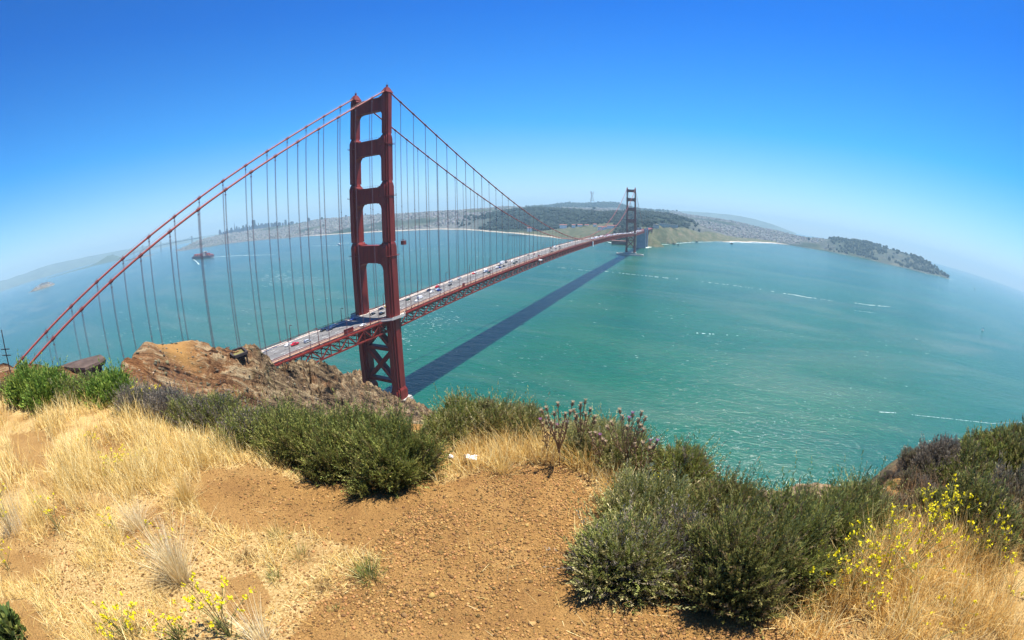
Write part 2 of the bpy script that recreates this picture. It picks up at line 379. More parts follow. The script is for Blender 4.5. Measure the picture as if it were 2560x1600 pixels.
# hills across the bay and the islands, each with its own distance and thickness
def ridge(name, top, r, depth, mat, base=None, seed=1, rough=0.06, **props):
    """a hill whose crest runs through the given image points at distance r, with slopes on both sides"""
    cols = []; px = np.array([p[0] for p in top], float); py = np.array([p[1] for p in top], float); N = 120
    xs = np.linspace(px[0], px[-1], N); ys = np.interp(xs, px, py); V = []
    prof = [(-1.0, 0.0), (-0.75, 0.30), (-0.5, 0.58), (-0.25, 0.85), (-0.1, 0.97), (0, 1.0), (0.15, 0.94), (0.5, 0.5), (1.0, 0.0)]
    for i, (x, y) in enumerate(zip(xs, ys)):
        p = at_d(x, y, r); a, _ = azr(p); h = max(p[2], 0.5)
        for k, (s, f) in enumerate(prof):
            q = polar(a, r+s*depth*(0.4+0.6*min(1, h/60)))
            n = vnoise(np.array([[q[0]/depth*9, q[1]/depth*9, seed]]))[0]
            V.append((q[0], q[1], h*f*(1+rough*n*(1 if 0 < f < 1 else 0))-(3 if f == 0 else 0)))
    return np_obj(name, np.array(V), grid_faces(N, len(prof)), mat, None, True, **props)
M['hill_far'] = flat('hazy_hill', (0.09, 0.11, 0.07), 0.95, 0.1, 0.35, 0.003)
M['island'] = flat('wooded_island', (0.06, 0.085, 0.05), 0.95, 0.1, 0.4, 0.02)
ridge('hills', [(-160, 735), (-80, 715), (0, 702), (18, 699), (33, 693), (66, 682.5), (91, 672.6), (115.7, 664.3), (140.5, 657.7), (175, 651), (215, 642.5),
                (248, 636), (300, 626), (380, 612), (470, 596), (560, 583)], 17500, 2200, M['hill_far'], seed=4, kind='structure')
ridge('hills', [(1660, 528), (1720, 528), (1780, 532.5), (1830, 537), (1880, 546), (1930, 560), (1990, 583)], 15500, 1500, M['hill_far'], seed=9, kind='structure')
ridge('hills', [(215, 668), (230, 662), (245, 655), (258, 646.5), (268, 641), (281, 637), (292, 639.5), (302, 643), (312, 646.5)], 10300, 330, M['island'], seed=5, rough=0.2, kind='structure')
ridge('hills', [(118, 696), (140, 689.5), (170, 680), (200, 671.5), (222, 665)], 10100, 260, M['island'], seed=6, rough=0.3, kind='structure')

def proj(P):
    d = P-CAM; x = d@CR; y = d@CU; z = d@CF; th = np.arctan2(np.hypot(x, y), z); ph = np.arctan2(y, x); R = 2*FPX*np.sin(th/2)
    return 1280+OX+R*np.cos(ph), 800+OY-R*np.sin(ph)
def inside(poly, x, y):
    p = np.array(poly, float); o = np.zeros(len(x), bool); j = len(p)-1
    for i in range(len(p)):
        c = ((p[i, 1] > y) != (p[j, 1] > y)) & (x < (p[j, 0]-p[i, 0])*(y-p[i, 1])/(p[j, 1]-p[i, 1]+1e-9)+p[i, 0]); o ^= c; j = i
    return o
G1 = [(-260, 1000), (0, 985), (250, 1000), (430, 1015), (560, 1110), (640, 1170), (480, 1230), (300, 1260), (0, 1340), (-260, 1340)]
G2 = [(-260, 1340), (0, 1330), (300, 1255), (480, 1230), (520, 1300), (600, 1330), (760, 1330), (950, 1390), (960, 1450), (800, 1500), (690, 1640), (-260, 1640)]
G3_ = [(440, 1080), (560, 1105), (700, 1160), (780, 1205), (640, 1200), (520, 1180)]
G4 = [(1040, 1130), (1090, 1100), (1200, 1085), (1400, 1080), (1560, 1120), (1570, 1230), (1500, 1260), (1465, 1225), (1420, 1165), (1250, 1165), (1090, 1215)]
G5 = [(1900, 1640), (1900, 1560), (1990, 1480), (2150, 1420), (2250, 1330), (2400, 1320), (2600, 1300), (2800, 1330), (2800, 1640)]
G6 = [(2150, 1300), (2220, 1240), (2350, 1240), (2420, 1330), (2250, 1350), (2100, 1430), (2080, 1400)]
G7 = [(1430, 1330), (1500, 1280), (1520, 1500), (1640, 1540), (1500, 1530), (1440, 1420)]
STRAWREG = [(G1, 1.0), (G2, 0.85), (G3_, 0.8), (G4, 0.8), (G5, 0.8), (G7, 0.4)]
BARE = [[(20, 1085), (110, 1075), (140, 1120), (120, 1175), (40, 1180)], [(500, 1180), (640, 1160), (800, 1230), (960, 1270), (1000, 1330), (900, 1370), (760, 1330), (600, 1310), (520, 1260)],
        [(290, 1300), (400, 1260), (420, 1330), (470, 1380), (400, 1420), (320, 1380)], [(560, 1450), (640, 1430), (680, 1500), (640, 1560), (570, 1540)], [(-100, 1500), (90, 1500), (140, 1640), (-100, 1640)], [(0, 1370), (130, 1390), (110, 1450), (0, 1460)]]

# ---------------------------------------------------------------- near headland: one terrain from the camera's feet to the shore
Z0 = CAM[2]-1.75
def brow(az):
    d = np.degrees(az); return np.interp(d, [-100, -68, -54, -45, -35, -25, -17, 0, 10, 20, 30, 40, 50, 56, 62, 80, 110],
                                         [12, 11.5, 8.2, 6.4, 5.2, 4.6, 4.2, 4.1, 4.1, 4.1, 3.8, 3.3, 3.2, 3.5, 4.6, 6, 6])
def slope(az):
    return np.interp(np.degrees(az), [-100, -60, -45, -25, 30, 40, 55, 75, 110], [0.02, 0.035, 0.08, 0.13, 0.15, 0.15, 0.09, 0.01, 0.0])
def plateau(az, r):
    return Z0-slope(az)*r
RIDGE = [(-40, 945, 52), (0, 936, 54), (100, 932, 56), (150, 931, 58), (205, 931, 60), (262, 929, 63), (290, 918, 70), (320, 898, 78), (350, 884, 85), (400, 872, 92), (450, 866, 97), (480, 859, 98),
         (520, 857, 98), (540, 860, 99), (566, 878, 101), (600, 886, 103), (624, 868, 106), (652, 876, 112), (695, 897, 120), (752, 890.5, 138), (795, 902, 150), (828, 906, 165),
         (864, 921, 185), (902, 948, 205), (947, 962, 230), (981, 990, 250), (1023, 1001, 265), (1053, 1013.5, 275), (1074, 1026, 281)]
FACE = [(330, 960, 70), (430, 1000, 76), (480, 1015, 80), (560, 1005, 86), (650, 1005, 98), (700, 1012, 106), (800, 1015, 134), (900, 1030, 172), (1000, 1058, 225), (1060, 1064, 258),
        (500, 930, 91), (600, 930, 98), (700, 950, 114), (800, 955, 145), (900, 985, 192), (420, 930, 84)]
RIGHT = [(2187, 1219.6, 185), (2211, 1190.5, 122), (2232, 1168, 86), (2266, 1143, 63), (2303, 1135, 50), (2348, 1121, 41), (2391, 1128, 33), (2449, 1107, 26), (2515, 1104, 24), (2557, 1100, 24),
         (2250, 1230, 40), (2300, 1180, 36), (2350, 1200, 25), (2450, 1200, 15), (2550, 1200, 11), (2300, 1260, 14), (2250, 1300, 9), (2200, 1290, 14), (2185, 1255, 40)]
mc = [cpt(*q) for q in RIDGE+FACE+RIGHT]
for q in RIDGE:
    a, r, z = cpt(*q); k = 1.0 if q[0] > 560 else 0.8
    mc += [(a, r*1.12, z-0.06*r*k-2), (a, r*1.4, min(z-0.22*r*k-6, 56)), (a, max(r*1.9, 300), min(z*0.2-5, 8)), (a, 420, -14)]
for q in RIGHT[:10]:
    a, r, z = cpt(*q); mc += [(a, r*1.25, z-0.16*r-1), (a, max(r*1.9, 255), min(z*0.35-30, 2)), (a, 420, -14)]
for q in RIDGE[:6]:
    a, r, z = cpt(*q); mc.append((a, r*0.86, CAM[2]+(z-CAM[2])*0.86-2.0)); mc.append((a, r*0.6, CAM[2]+(z-CAM[2])*0.6-4.5))
for q in FACE[:10]:
    a, r, z = cpt(*q); mc += [(a, r*0.72, z-4), (a, r*0.4, z-1.0)]
for d in range(-60, 55, 8):
    a = rad(d); e = float(brow(a)); mc.append((a, e*1.3, float(plateau(a, e))-0.42*e)); mc.append((a, e*1.7, float(plateau(a, e))-0.95*e)); mc.append((a, e*3.2, float(plateau(a, e))-2.4*e-1))
for d, r, z in ((-100, 16, 137.4), (-80, 16, 137.0), (-70, 20, 135.0), (-100, 60, 126), (-85, 45, 130), (-75, 30, 133.2), (-85, 110, 110), (-100, 420, -10), (-85, 420, -14), (-72, 420, -14),
                (15, 250, -4), (15, 150, 30), (15, 80, 75), (15, 40, 108), (30, 240, -4), (30, 150, 30), (30, 80, 75), (30, 40, 108), (45, 250, -3), (45, 150, 35), (45, 80, 78), (45, 40, 108), (45, 20, 123),
                (0, 260, -5), (0, 170, 28), (0, 90, 75), (-5, 285, -4), (56, 262, 0.5), (56, 150, 52), (56, 70, 96), (56, 30, 121), (15, 420, -14), (45, 420, -14), (70, 420, -14), (95, 420, -14), (95, 40, 128),
                (110, 30, 131), (110, 10, 137.5), (110, 120, 90), (62, 6.5, 137.2), (75, 7, 137.8), (90, 7, 138.2), (110, 420, -14), (57.6, 263, 0.3), (57.6, 300, -8)):
    mc.append((rad(d), r, z))
near = TPS(mc, 3.0, 1.6, 4e-3)
def near_h(AZ, R):
    E = brow(AZ); P = plateau(AZ, R); w = np.clip((R-E*0.92)/(E*0.34), 0, 1); w = w*w*(3-2*w)
    T = near(AZ, np.maximum(R, 4.0)); return P*(1-w)+T*w
AZS = np.radians(np.concatenate([np.linspace(-104, -60, 90, False), np.linspace(-60, -6, 380, False), np.linspace(-6, 108, 250)]))
RS = np.exp(np.concatenate([np.linspace(math.log(0.30), math.log(13), 230, False), np.linspace(math.log(13), math.log(56), 70, False), np.linspace(math.log(56), math.log(300), 260, False), np.linspace(math.log(300), math.log(400), 14)]))
na2, nr2 = len(AZS), len(RS); LRS = np.log(RS)
A2, R2 = np.meshgrid(AZS, RS, indexing='ij')
H2 = near_h(A2, R2)
X2 = CAM[:2]+R2[..., None]*(np.sin(A2)[..., None]*ER+np.cos(A2)[..., None]*EF)
def near_detail(XY, Z, R, A):
    P = np.concatenate([XY, Z[..., None]], -1); d = np.degrees(A)
    o = fbm(P/1.3, 3, 41)*np.clip(R, 0, 6)*0.006+fbm(P/0.22, 3, 42)*0.006
    k = np.clip((R-9)/25, 0, 1)
    e1 = np.array([0.08*ER[0]+0.85*EF[0], 0.08*ER[1]+0.85*EF[1], -0.52]); e1 = e1/np.linalg.norm(e1); e2 = np.array([ER[0], ER[1], 0.0]); e3 = np.cross(e1, e2)
    wp = fbm(P/22.0, 3, 55)[..., None]*np.array([3.0, 3.0, 3.0]); Q = P+wp
    st = np.stack([Q@e1/34.0, Q@e2/6.0, Q@e3/6.0], -1)
    g = 1-np.abs(fbm(st, 6, 51)); fn = fbm(Q/np.array([2.4, 2.4, 1.6]), 4, 58); b = fbm(P/9.0, 5, 52)
    cliff = np.clip((60-np.abs(d+22))/14, 0, 1)*np.clip((Z+3)/10, 0, 1)*np.where(d > -8, np.clip((R-170)/60, 0, 1), 1)
    flatp = np.clip((d+54)/3, 0, 1)*np.clip((-37.5-d)/3, 0, 1)*np.clip((R-72)/14, 0, 1)
    amp = cliff*(1-0.85*flatp)*np.clip(R/110, 0.25, 1.7)*np.clip((R-45)/40, 0.12, 1)
    return o+k*amp*(-(0.86-g)*6.0+b*0.7+fn*0.55)+k*(1-cliff)*b*0.5*np.clip(R/40, 0, 2)
H2 = H2+near_detail(X2, H2, R2, A2)
def near_z(x, y):
    a, r = azr((x, y)); i = float(np.interp(a, AZS, np.arange(na2))); j = float(np.interp(math.log(max(r, 0.31)), LRS, np.arange(nr2)))
    i = min(max(i, 0), na2-1.001); j = min(max(j, 0), nr2-1.001); i0 = int(i); j0 = int(j); u = i-i0; v = j-j0
    return (H2[i0, j0]*(1-u)*(1-v)+H2[i0+1, j0]*u*(1-v)+H2[i0, j0+1]*(1-u)*v+H2[i0+1, j0+1]*u*v)
def near_zv(XY):
    q = XY-CAM[:2]; a = np.arctan2(q@ER, q@EF); r = np.hypot(q[:, 0], q[:, 1])
    i = np.clip(np.interp(a, AZS, np.arange(na2)), 0, na2-1.001); j = np.clip(np.interp(np.log(np.maximum(r, 0.31)), LRS, np.arange(nr2)), 0, nr2-1.001)
    i0 = i.astype(int); j0 = j.astype(int); u = i-i0; v = j-j0
    return H2[i0, j0]*(1-u)*(1-v)+H2[i0+1, j0]*u*(1-v)+H2[i0, j0+1]*(1-u)*v+H2[i0+1, j0+1]*u*v
def ground_at(px, py):
    """where the sight line through a picture point meets the headland"""
    d = ray(px, py); t0 = 0.3
    s = 1.012
    while t0 < 380:
        p = CAM+d*t0
        if p[2] < near_z(p[0], p[1]): return p
        t0 *= s
    return CAM+d*t0
t = NT('headland_ground')
att = t.n('ShaderNodeSeparateColor'); t.l(t.attr(), att.inputs[0])
fine = t.noise(t.pos((1, 1, 1)), 38.0, 5, 0.65); mid = t.noise(t.pos((1, 1, 1)), 2.6, 5, 0.6, 0.4)
soil = t.mix(t.math('MULTIPLY', fine, 0.9), t.ramp(mid, [(0.28, (0.135, 0.066, 0.020)), (0.50, (0.255, 0.143, 0.042)), (0.74, (0.37, 0.225, 0.080))]), (0.30, 0.165, 0.062))
fine2 = t.noise(t.pos((1, 1, 1)), 110.0, 4, 0.7); soil = t.mix(1.0, soil, t.ramp(fine2, [(0.33, (0.45, 0.43, 0.40)), (0.50, (1.0, 1.0, 1.0)), (0.68, (1.45, 1.42, 1.35))]), 'MULTIPLY')
dv = Vector((0.08*ER[0]+0.85*EF[0], 0.08*ER[1]+0.85*EF[1], -0.52)); eu = dv.to_track_quat('X', 'Z').inverted().to_euler()
rotn = t.n('ShaderNodeMapping'); rotn.inputs['Rotation'].default_value = eu; gg = t.n('ShaderNodeNewGeometry'); t.l(gg.outputs['Position'], rotn.inputs['Vector'])
stn = t.n('ShaderNodeMapping'); stn.inputs['Scale'].default_value = (0.07, 0.40, 0.40); t.l(rotn.outputs[0], stn.inputs['Vector'])
rkA = t.noise(stn.outputs[0], 1.0, 8, 0.70, 0.7); rkB = t.noise(t.pos((0.6, 0.6, 0.6)), 1.0, 8, 0.7)
rk = t.math('ADD', t.math('MULTIPLY', rkA, 0.68), t.math('MULTIPLY', rkB, 0.32))
rk2 = t.noise(t.pos((0.10, 0.10, 0.07)), 1.0, 6, 0.6)
rock = t.ramp(rk, [(0.41, (0.010, 0.008, 0.006)), (0.455, (0.095, 0.062, 0.038)), (0.51, (0.195, 0.130, 0.070)), (0.59, (0.40, 0.30, 0.175))])
rust = t.ramp(rk, [(0.40, (0.022, 0.013, 0.009)), (0.455, (0.19, 0.080, 0.034)), (0.515, (0.30, 0.140, 0.055)), (0.59, (0.46, 0.34, 0.20))])
redm = t.math('ADD', t.math('MULTIPLY', att.outputs[2], 0.6), t.ramp(rk2, [(0.52, (0, 0, 0)), (0.68, (0.6, 0.6, 0.6))]), True)
rock = t.mix(redm, rock, rust)
moss = t.ramp(t.noise(t.pos((0.22, 0.22, 0.22)), 1.0, 6, 0.7), [(0.56, (0, 0, 0)), (0.68, (1, 1, 1))])
rock = t.mix(t.math('MULTIPLY', moss, 0.55), rock, (0.16, 0.135, 0.055))
thatch = t.ramp(t.noise(t.pos((1, 1, 1)), 60.0, 6, 0.75), [(0.35, (0.20, 0.115, 0.040)), (0.5, (0.46, 0.31, 0.12)), (0.68, (0.72, 0.56, 0.30))])
soil = t.mix(t.math('MULTIPLY', att.outputs[1], t.math('SUBTRACT', 1.0, att.outputs[0])), soil, thatch)
c = t.mix(att.outputs[0], soil, rock)
c = t.mix(t.math('MULTIPLY', att.outputs[1], att.outputs[0]), c, t.ramp(rk, [(0.35, (0.10, 0.085, 0.050)), (0.65, (0.24, 0.18, 0.10))]))
t.base(c, 0.95, 0.12)
bh = t.math('ADD', t.math('MULTIPLY', fine, 0.035), t.math('MULTIPLY', rk, t.math('MULTIPLY', att.outputs[0], 5.0)))
t.bump(bh, 0.9, 0.9)
M['ground'] = t.mat
D2 = np.degrees(A2); rockm = np.clip((R2-12)/20, 0, 1)
pad = np.clip((D2+47)/3, 0, 1)*np.clip((-38-D2)/3, 0, 1)*np.clip((R2-88)/5, 0, 1)
shrub = np.clip((D2-52)/5, 0, 1)*rockm*np.clip(fbm(np.concatenate([X2/5, H2[..., None]/5], -1), 3, 61)+0.9, 0, 1)
redl = np.clip((-30-D2)/5, 0, 1)
P_ = np.concatenate([X2, H2[..., None]], -1).reshape(-1, 3); qx_, qy_ = proj(P_)
lit = np.zeros(len(P_))
for pl, kk in STRAWREG: lit = np.maximum(lit, inside(pl, qx_, qy_)*kk)
for pl in BARE: lit[inside(pl, qx_, qy_)] *= 0.15
lit = lit*np.clip(0.75+0.9*fbm(P_/0.5, 3, 5), 0, 1)*(R2.ravel() < 14)
ct = np.stack([rockm*(1-pad), np.maximum(shrub, lit.reshape(R2.shape)), redl], -1).reshape(-1, 3)
np_obj('headland_terrain', np.concatenate([X2, H2[..., None]], -1).reshape(-1, 3), grid_faces(na2, nr2), M['ground'], ct, True, kind='structure')

# ---------------------------------------------------------------- the bridge
CX = 13.72; PAN = 15.24
def rail_z(y):
    if 0 <= y <= 1280: return 73.4+12.0*(1-((y-640)/640)**2)
    return 73.4
def road_z(y): return rail_z(y)-1.35
ZT, ZM, ZE = 225.5, 86.2, 64.0
def cable_z(y):
    if 0 <= y <= 1280: return ZM+(ZT-ZM)*((y-640)/640)**2
    s = (-y if y < 0 else y-1280)/343.0
    return ZT+(ZE-ZT)*s-4*9.3*s*(1-s)
bridge = empty('suspension_bridge', (0, 0, 0), label='long orange suspension bridge with two tall stepped towers crossing the strait', category='bridge')

SEC = [(13.5, 122.5, 3.25, 5.6), (122.5, 162.5, 2.95, 5.0), (162.5, 194.5, 2.60, 4.4), (194.5, 223.3, 2.25, 3.8)]
def leg_half(z):
    for z0, z1, hx, hy in SEC:
        if z <= z1: return hx, hy
    return SEC[-1][2:]
def tower(y0, zbase, name_parent):
    tw = empty('tower', (0, y0, 0), parent=name_parent)
    for sx in (-1, 1):
        m = MB(); X = sx*CX
        for k, (z0, z1, hx, hy) in enumerate(SEC):
            z0 = zbase if k == 0 else z0
            cells = ((1.0, 0.40), (0.78, 0.72), (0.52, 1.0))
            for ci, (fx, fy) in enumerate(cells):
                a, b = hx*fx, hy*fy
                zt = z1+(-1.0*ci if k < 3 else -0.2*ci)
                m.box(X-a, X+a, -b, b, z0, zt-1.6)
                nxt = SEC[min(k+1, 3)]; s = nxt[2]/hx*0.97 if k < 3 else 0.85; s2 = nxt[3]/hy*0.97 if k < 3 else 0.85
                m.taper(X-a, X+a, -b, b, zt-1.6, X-a*s, X+a*s, -b*s2, b*s2, zt+0.3)
            # vertical fluting and faint plate seams
            for q in range(int((z1-z0)/9)):
                zz = z0+4+q*9
                m.box(X-hx-0.02, X+hx+0.02, -hy*0.4-0.04, hy*0.4+0.04, zz, zz+0.3)
        # pedestal collar
        for ci, (fx, fy) in enumerate(((1.22, 0.62), (1.02, 0.92), (0.82, 1.16))):
            a, b = 3.25*fx, 5.6*fy; zt = zbase+8.5-ci*1.1
            m.box(X-a, X+a, -b, b, zbase-0.5-ci*0.01, zt-1.6); m.taper(X-a, X+a, -b, b, zt-1.6, X-a*0.86, X+a*0.86, -b*0.9, b*0.9, zt)
        # maintenance ledges
        for zz in (113.0, 152.5, 187.0):
            hx, hy = leg_half(zz); m.box(X-hx-0.35, X+hx+0.35, -hy-0.35, hy+0.35, zz, zz+0.25)
            for k in range(9):
                u = -hy-0.3+k*(2*hy+0.6)/8
                for e in (-1, 1): m.box(X+e*(hx+0.3)-0.05, X+e*(hx+0.3)+0.05, u-0.05, u+0.05, zz+0.25, zz+1.3)
        m.build('leg', M['orange'], tw)
        c = MB()
        c.taper(X-2.4, X+2.4, -3.9, 3.9, 223.2, X-1.7, X+1.7, -2.9, 2.9, 225.0)
        c.taper(X-1.7, X+1.7, -2.9, 2.9, 225.0, X-0.9, X+0.9, -1.3, 1.3, 227.2)
        c.lathe((X, 0, 227.1), [(0.85, 0), (0.7, 0.5), (0.55, 1.0), (0.6, 1.1), (0.6, 1.6), (0.2, 1.9)], 8)
        for k in range(6):
            an = k*math.pi/3; c.bar((X+0.7*math.cos(an), 0.7*math.sin(an), 228.1), (X+0.7*math.cos(an), 0.7*math.sin(an), 229.4), 0.10)
        c.tube([(X, 0, 228.8), (X, 0, 231.2)], 0.07, 6)
        c.build('saddle_cap', M['orange'], tw)
    for zt, zb, hb in ((220.6, 211.2, 2.6), (191.2, 181.0, 2.9), (158.6, 148.2, 3.3), (120.2, 108.4, 3.8)):
        hx, hy = leg_half((zt+zb)/2); hxt, _ = leg_half(zt+1); hxb, _ = leg_half(zb-2)
        e0 = CX-hx*0.9; et = CX-hxt+0.0; eb = CX-hxb
        p = [(-e0, zb-hb*1.25), (-eb+0.0, zb-hb*1.25), (-eb+0.75, zb-hb*0.55), (-eb+hb*0.55, zb-0.9), (-eb+hb*0.55+0.02, zb-0.42), (-eb+hb+0.6, zb-0.40), (-eb+hb+0.62, zb)]
        p += [(-x, z) for x, z in reversed(p)]
        q = [(e0, zt+2.0), (et, zt+2.0), (et-0.7, zt+0.7), (et-2.2, zt+0.65), (et-2.25, zt)]
        q += [(-x, z) for x, z in reversed(q)]
        m = MB(); dy = hy*0.62
        m.prism(p+q, -dy, dy)
        n = 15
        for k in range(n):
            u = -e0+1.5+(2*e0-3)*k/(n-1)
            m.box(u-0.22, u+0.22, -dy-0.16, dy+0.16, zb+0.7, zt-0.8)
        m.box(-e0+0.3, e0-0.3, -dy-0.22, dy+0.22, zt-0.75, zt-0.2); m.box(-e0+0.3, e0-0.3, -dy-0.22, dy+0.22, zb+0.15, zb+0.65)
        if zt < 200:
            for k in range(12):
                u = -9.5+19*k/11; m.box(u-0.04, u+0.04, -dy-0.04, -dy+0.04, zt+0.02, zt+1.1)
            m.box(-9.5, 9.5, -dy-0.05, -dy+0.05, zt+1.1, zt+1.18)
        m.build('portal_strut', M['orange'], tw)
    e = CX-3.1
    for z0, z1 in ((24.6, 26.8), (48.0, 50.4)):
        m = MB()
        m.box(-e, e, -2.3, 2.3, z0, z1); m.box(-e, e, -2.5, 2.5, z0+0.3, z0+0.7); m.box(-e, e, -2.5, 2.5, z1-0.7, z1-0.3)
        m.build('cross_strut', M['orange'], tw)
    m = MB()
    for a, b in (((-e, 26.9), (e, 47.9)), ((-e, 47.9), (e, 26.9)), ((-e, 50.5), (e, 71.0)), ((-e, 71.0), (e, 50.5))):
        m.bar((a[0], 0.03*a[1] % 0.3, a[1]), (b[0], 0.03*a[1] % 0.3, b[1]), 4.2 if a[1] < b[1] else 4.5, 2.5)
    m.build('diagonal_brace', M['orange'], tw)
    for sx in (-1, 1):                                     # walkway that bows around each leg
        m = MB(); X = sx*CX; zz = road_z(y0)+0.25
        out = [(X-sx*3.9, -13), (X-sx*0.4, -13), (X+sx*4.6, -7.6), (X+sx*4.9, 0), (X+sx*4.6, 7.6), (X-sx*0.4, 13), (X-sx*3.9, 13)]
        m.zprism(out if sx > 0 else out[::-1], zz-0.7, zz)
        for (xa, ya), (xb, yb) in zip(out[1:5], out[2:6]):
            m.bar((xa, ya, zz+1.15), (xb, yb, zz+1.15), 0.12, 0.14); m.bar((xa, ya, zz+0.6), (xb, yb, zz+0.6), 0.07, 0.9)
        m.build('walkway', M['sidewalk'], tw)
    return tw
tower(0.0, 13.5, bridge); tower(1280.0, 9.0, bridge)

# main cables with bands, hand ropes
ys = sorted(set([-343, -300]+[k*PAN for k in range(-22, 107)]+[-5, 0, 5, 1275, 1280, 1285, 1623]))
for sx in (-1, 1):
    X = sx*CX
    m = MB(); m.tube([(X, y, cable_z(y)) for y in ys], 0.50, 12); c = m.build('main_cable', M['cable'], bridge, smooth=True)
    m = MB(); h = MB()
    for k in range(-22, 107):
        y = k*PAN
        if abs(y) < 3 or abs(y-1280) < 3 or (600 < y < 680): continue
        a = Vector((X, y-0.8, cable_z(y-0.8))); b = Vector((X, y+0.8, cable_z(y+0.8)))
        m.tube([a, b], 0.72, 10)
        if k < 40:
            m.bar((X-0.5, y, cable_z(y)+0.6), (X-0.5, y, cable_z(y)+1.5), 0.08); m.bar((X+0.5, y, cable_z(y)+0.6), (X+0.5, y, cable_z(y)+1.5), 0.08)
    m.build('cable_band', M['orange_dark'], c, kind='stuff')
    for o in (-0.55, 0.55): h.tube([(X+o, y, cable_z(y)+1.3) for y in ys if y < 900], 0.025, 4)
    h.build('hand_rope', M['rope'], c)

# suspenders: the hundred that show largest are parts of their own, the others one part
sus = []
for sx in (-1, 1):
    for k in range(-22, 107):
        y = k*PAN
        if abs(y) < 3 or abs(y-1280) < 3: continue
        zt, zb = cable_z(y)-0.4, road_z(y)-0.5
        if zt-zb > 1.5: sus.append((math.hypot(sx*CX-CAM[0], y-CAM[1]), sx*CX, y, zt, zb))
def suspender(m, X, y, zt, zb, d):
    r = 0.058 if d < 420 else 0.085
    for dy in (-0.22, 0.22):
        for dx in ((-0.17, 0.17) if d < 420 else (0.0,)):
            m.tube([(X+dx, y+dy, zb), (X+dx, y+dy, zt-1.0), (X+dx*0.5, y+dy*0.6, zt)], r, 6 if d < 420 else 4)
    m.box(X-0.32, X+0.32, y-0.36, y+0.36, zt-2.0, zt-1.6)
    if d < 420: m.box(X-0.24, X+0.24, y-0.30, y+0.30, (zt+zb)/2-0.2, (zt+zb)/2+0.2)
vis = sorted(s for s in sus if s[2] > -260)
rest = MB()
for i, (d, X, y, zt, zb) in enumerate(vis):
    if i < 99:
        m = MB(); suspender(m, X, y, zt, zb, d); m.build('suspender_rope', M['rope'], bridge)
    else: suspender(rest, X, y, zt, zb, d)
rest.build('suspender_rope', M['rope'], bridge, kind='stuff')

# deck: roadway, sidewalks, rails, stiffening trusses, floor system
Y0, Y1 = -343.0, 1623.0
yst = [Y0+7.62*k for k in range(int((Y1-Y0)/7.62)+1)]
def strip(m, x0, x1, off, th, ystep=yst):
    vs = []; fs = []
    for y in ystep:
        z = road_z(y)+off; vs += [(x0, y, z), (x1, y, z), (x1, y, z-th), (x0, y, z-th)]
    n = len(ystep)
    for i in range(n-1):
        for k in range(4): fs.append((4*i+k, 4*i+(k+1) % 4, 4*i+4+(k+1) % 4, 4*i+4+k)[::-1])
    fs += [(0, 1, 2, 3), tuple(4*(n-1)+k for k in (3, 2, 1, 0))]
    m.add(vs, fs)
m = MB(); strip(m, -9.6, 9.6, 0, 0.45); m.build('roadway', M['asphalt'], bridge)
m = MB()
for x in (-6.2, -3.1, 3.1, 6.2):
    for k in range(int((Y1-Y0)/11)):
        y = Y0+k*11; zz = road_z(y+1.8)+0.012
        m.add([(x-0.1, y, road_z(y)+0.012), (x+0.1, y, road_z(y)+0.012), (x+0.1, y+3.6, road_z(y+3.6)+0.012), (x-0.1, y+3.6, road_z(y+3.6)+0.012)], [(0, 1, 2, 3)])
m.build('lane_marking', M['white'], bridge, kind='stuff')
m = MB()
for k in range(int((Y1-Y0)/7.62)):
    y = Y0+k*7.62; m.cbox((0, y, road_z(y)+0.35), (0.14, 0.14, 0.7))
m.build('lane_divider_tube', M['black'], bridge, kind='stuff')
m = MB(); strip(m, -0.12, 0.12, 0.014, 0.012); m.build('centre_marking', M['black'], bridge)
M['tan'] = flat('tan_curb', (0.40, 0.27, 0.19), 0.9)
for sx, mt in ((-1, 'sidewalk'), (1, 'tan')):
    m = MB(); a, b = (9.62, 13.0); strip(m, min(sx*a, sx*b), max(sx*a, sx*b), 0.28, 0.5); m.build('sidewalk', M[mt], bridge)
    r = MB()
    x = sx*13.05
    for y, yn in zip(yst[:-1], yst[1:]):
        for o, w, hh in ((1.30, 0.16, 0.16), (0.36, 0.10, 0.12)):
            r.bar((x, y, road_z(y)+o), (x, yn, road_z(yn)+o), w, hh)
        r.cbox((x, y, road_z(y)+0.72), (0.2, 0.2, 1.3))
        npk = 12 if y < 330 else 5
        for k in range(1, npk):
            f = k/npk; yy = y+(yn-y)*f; r.cbox((x, yy, road_z(y)*(1-f)+road_z(yn)*f+0.83), (0.05, 0.10 if npk > 6 else 0.34, 0.9))
    r.build('railing', M['orange'], bridge)
    r = MB(); x = sx*9.75
    for y, yn in zip(yst[:-1], yst[1:]):
        r.bar((x, y, road_z(y)+0.85), (x, yn, road_z(yn)+0.85), 0.12, 0.3); r.cbox((x, y, road_z(y)+0.55), (0.14, 0.14, 0.7))
    r.build('inner_guard_rail', M['orange_dark'], bridge)
    tr = MB(); X = sx*CX
    for i, (y, yn) in enumerate(zip(yst[:-1], yst[1:])):
        if abs(y) < 6 or abs(y-1280) < 6: pass
        zt0, zt1 = rail_z(y)-2.5, rail_z(yn)-2.5
        tr.bar((X, y, zt0), (X, yn, zt1), 0.75, 0.95); tr.bar((X, y, zt0-7.2), (X, yn, zt1-7.2), 0.75, 0.85)
        tr.bar((X, y, zt0-0.5), (X, y, zt0-6.8), 0.42, 0.42, (0, 1, 0))
        if i % 2: tr.bar((X, y, zt0-0.4), (X, yn, zt1-6.8), 0.50, 0.62)
        else: tr.bar((X, y, zt0-6.8), (X, yn, zt1-0.4), 0.50, 0.62)
        tr.bar((X-sx*0.5, y, zt0+0.3), (X-sx*0.5, yn, zt1+0.3), 0.2, 1.1)
    tr.build('stiffening_truss', M['orange'], bridge)
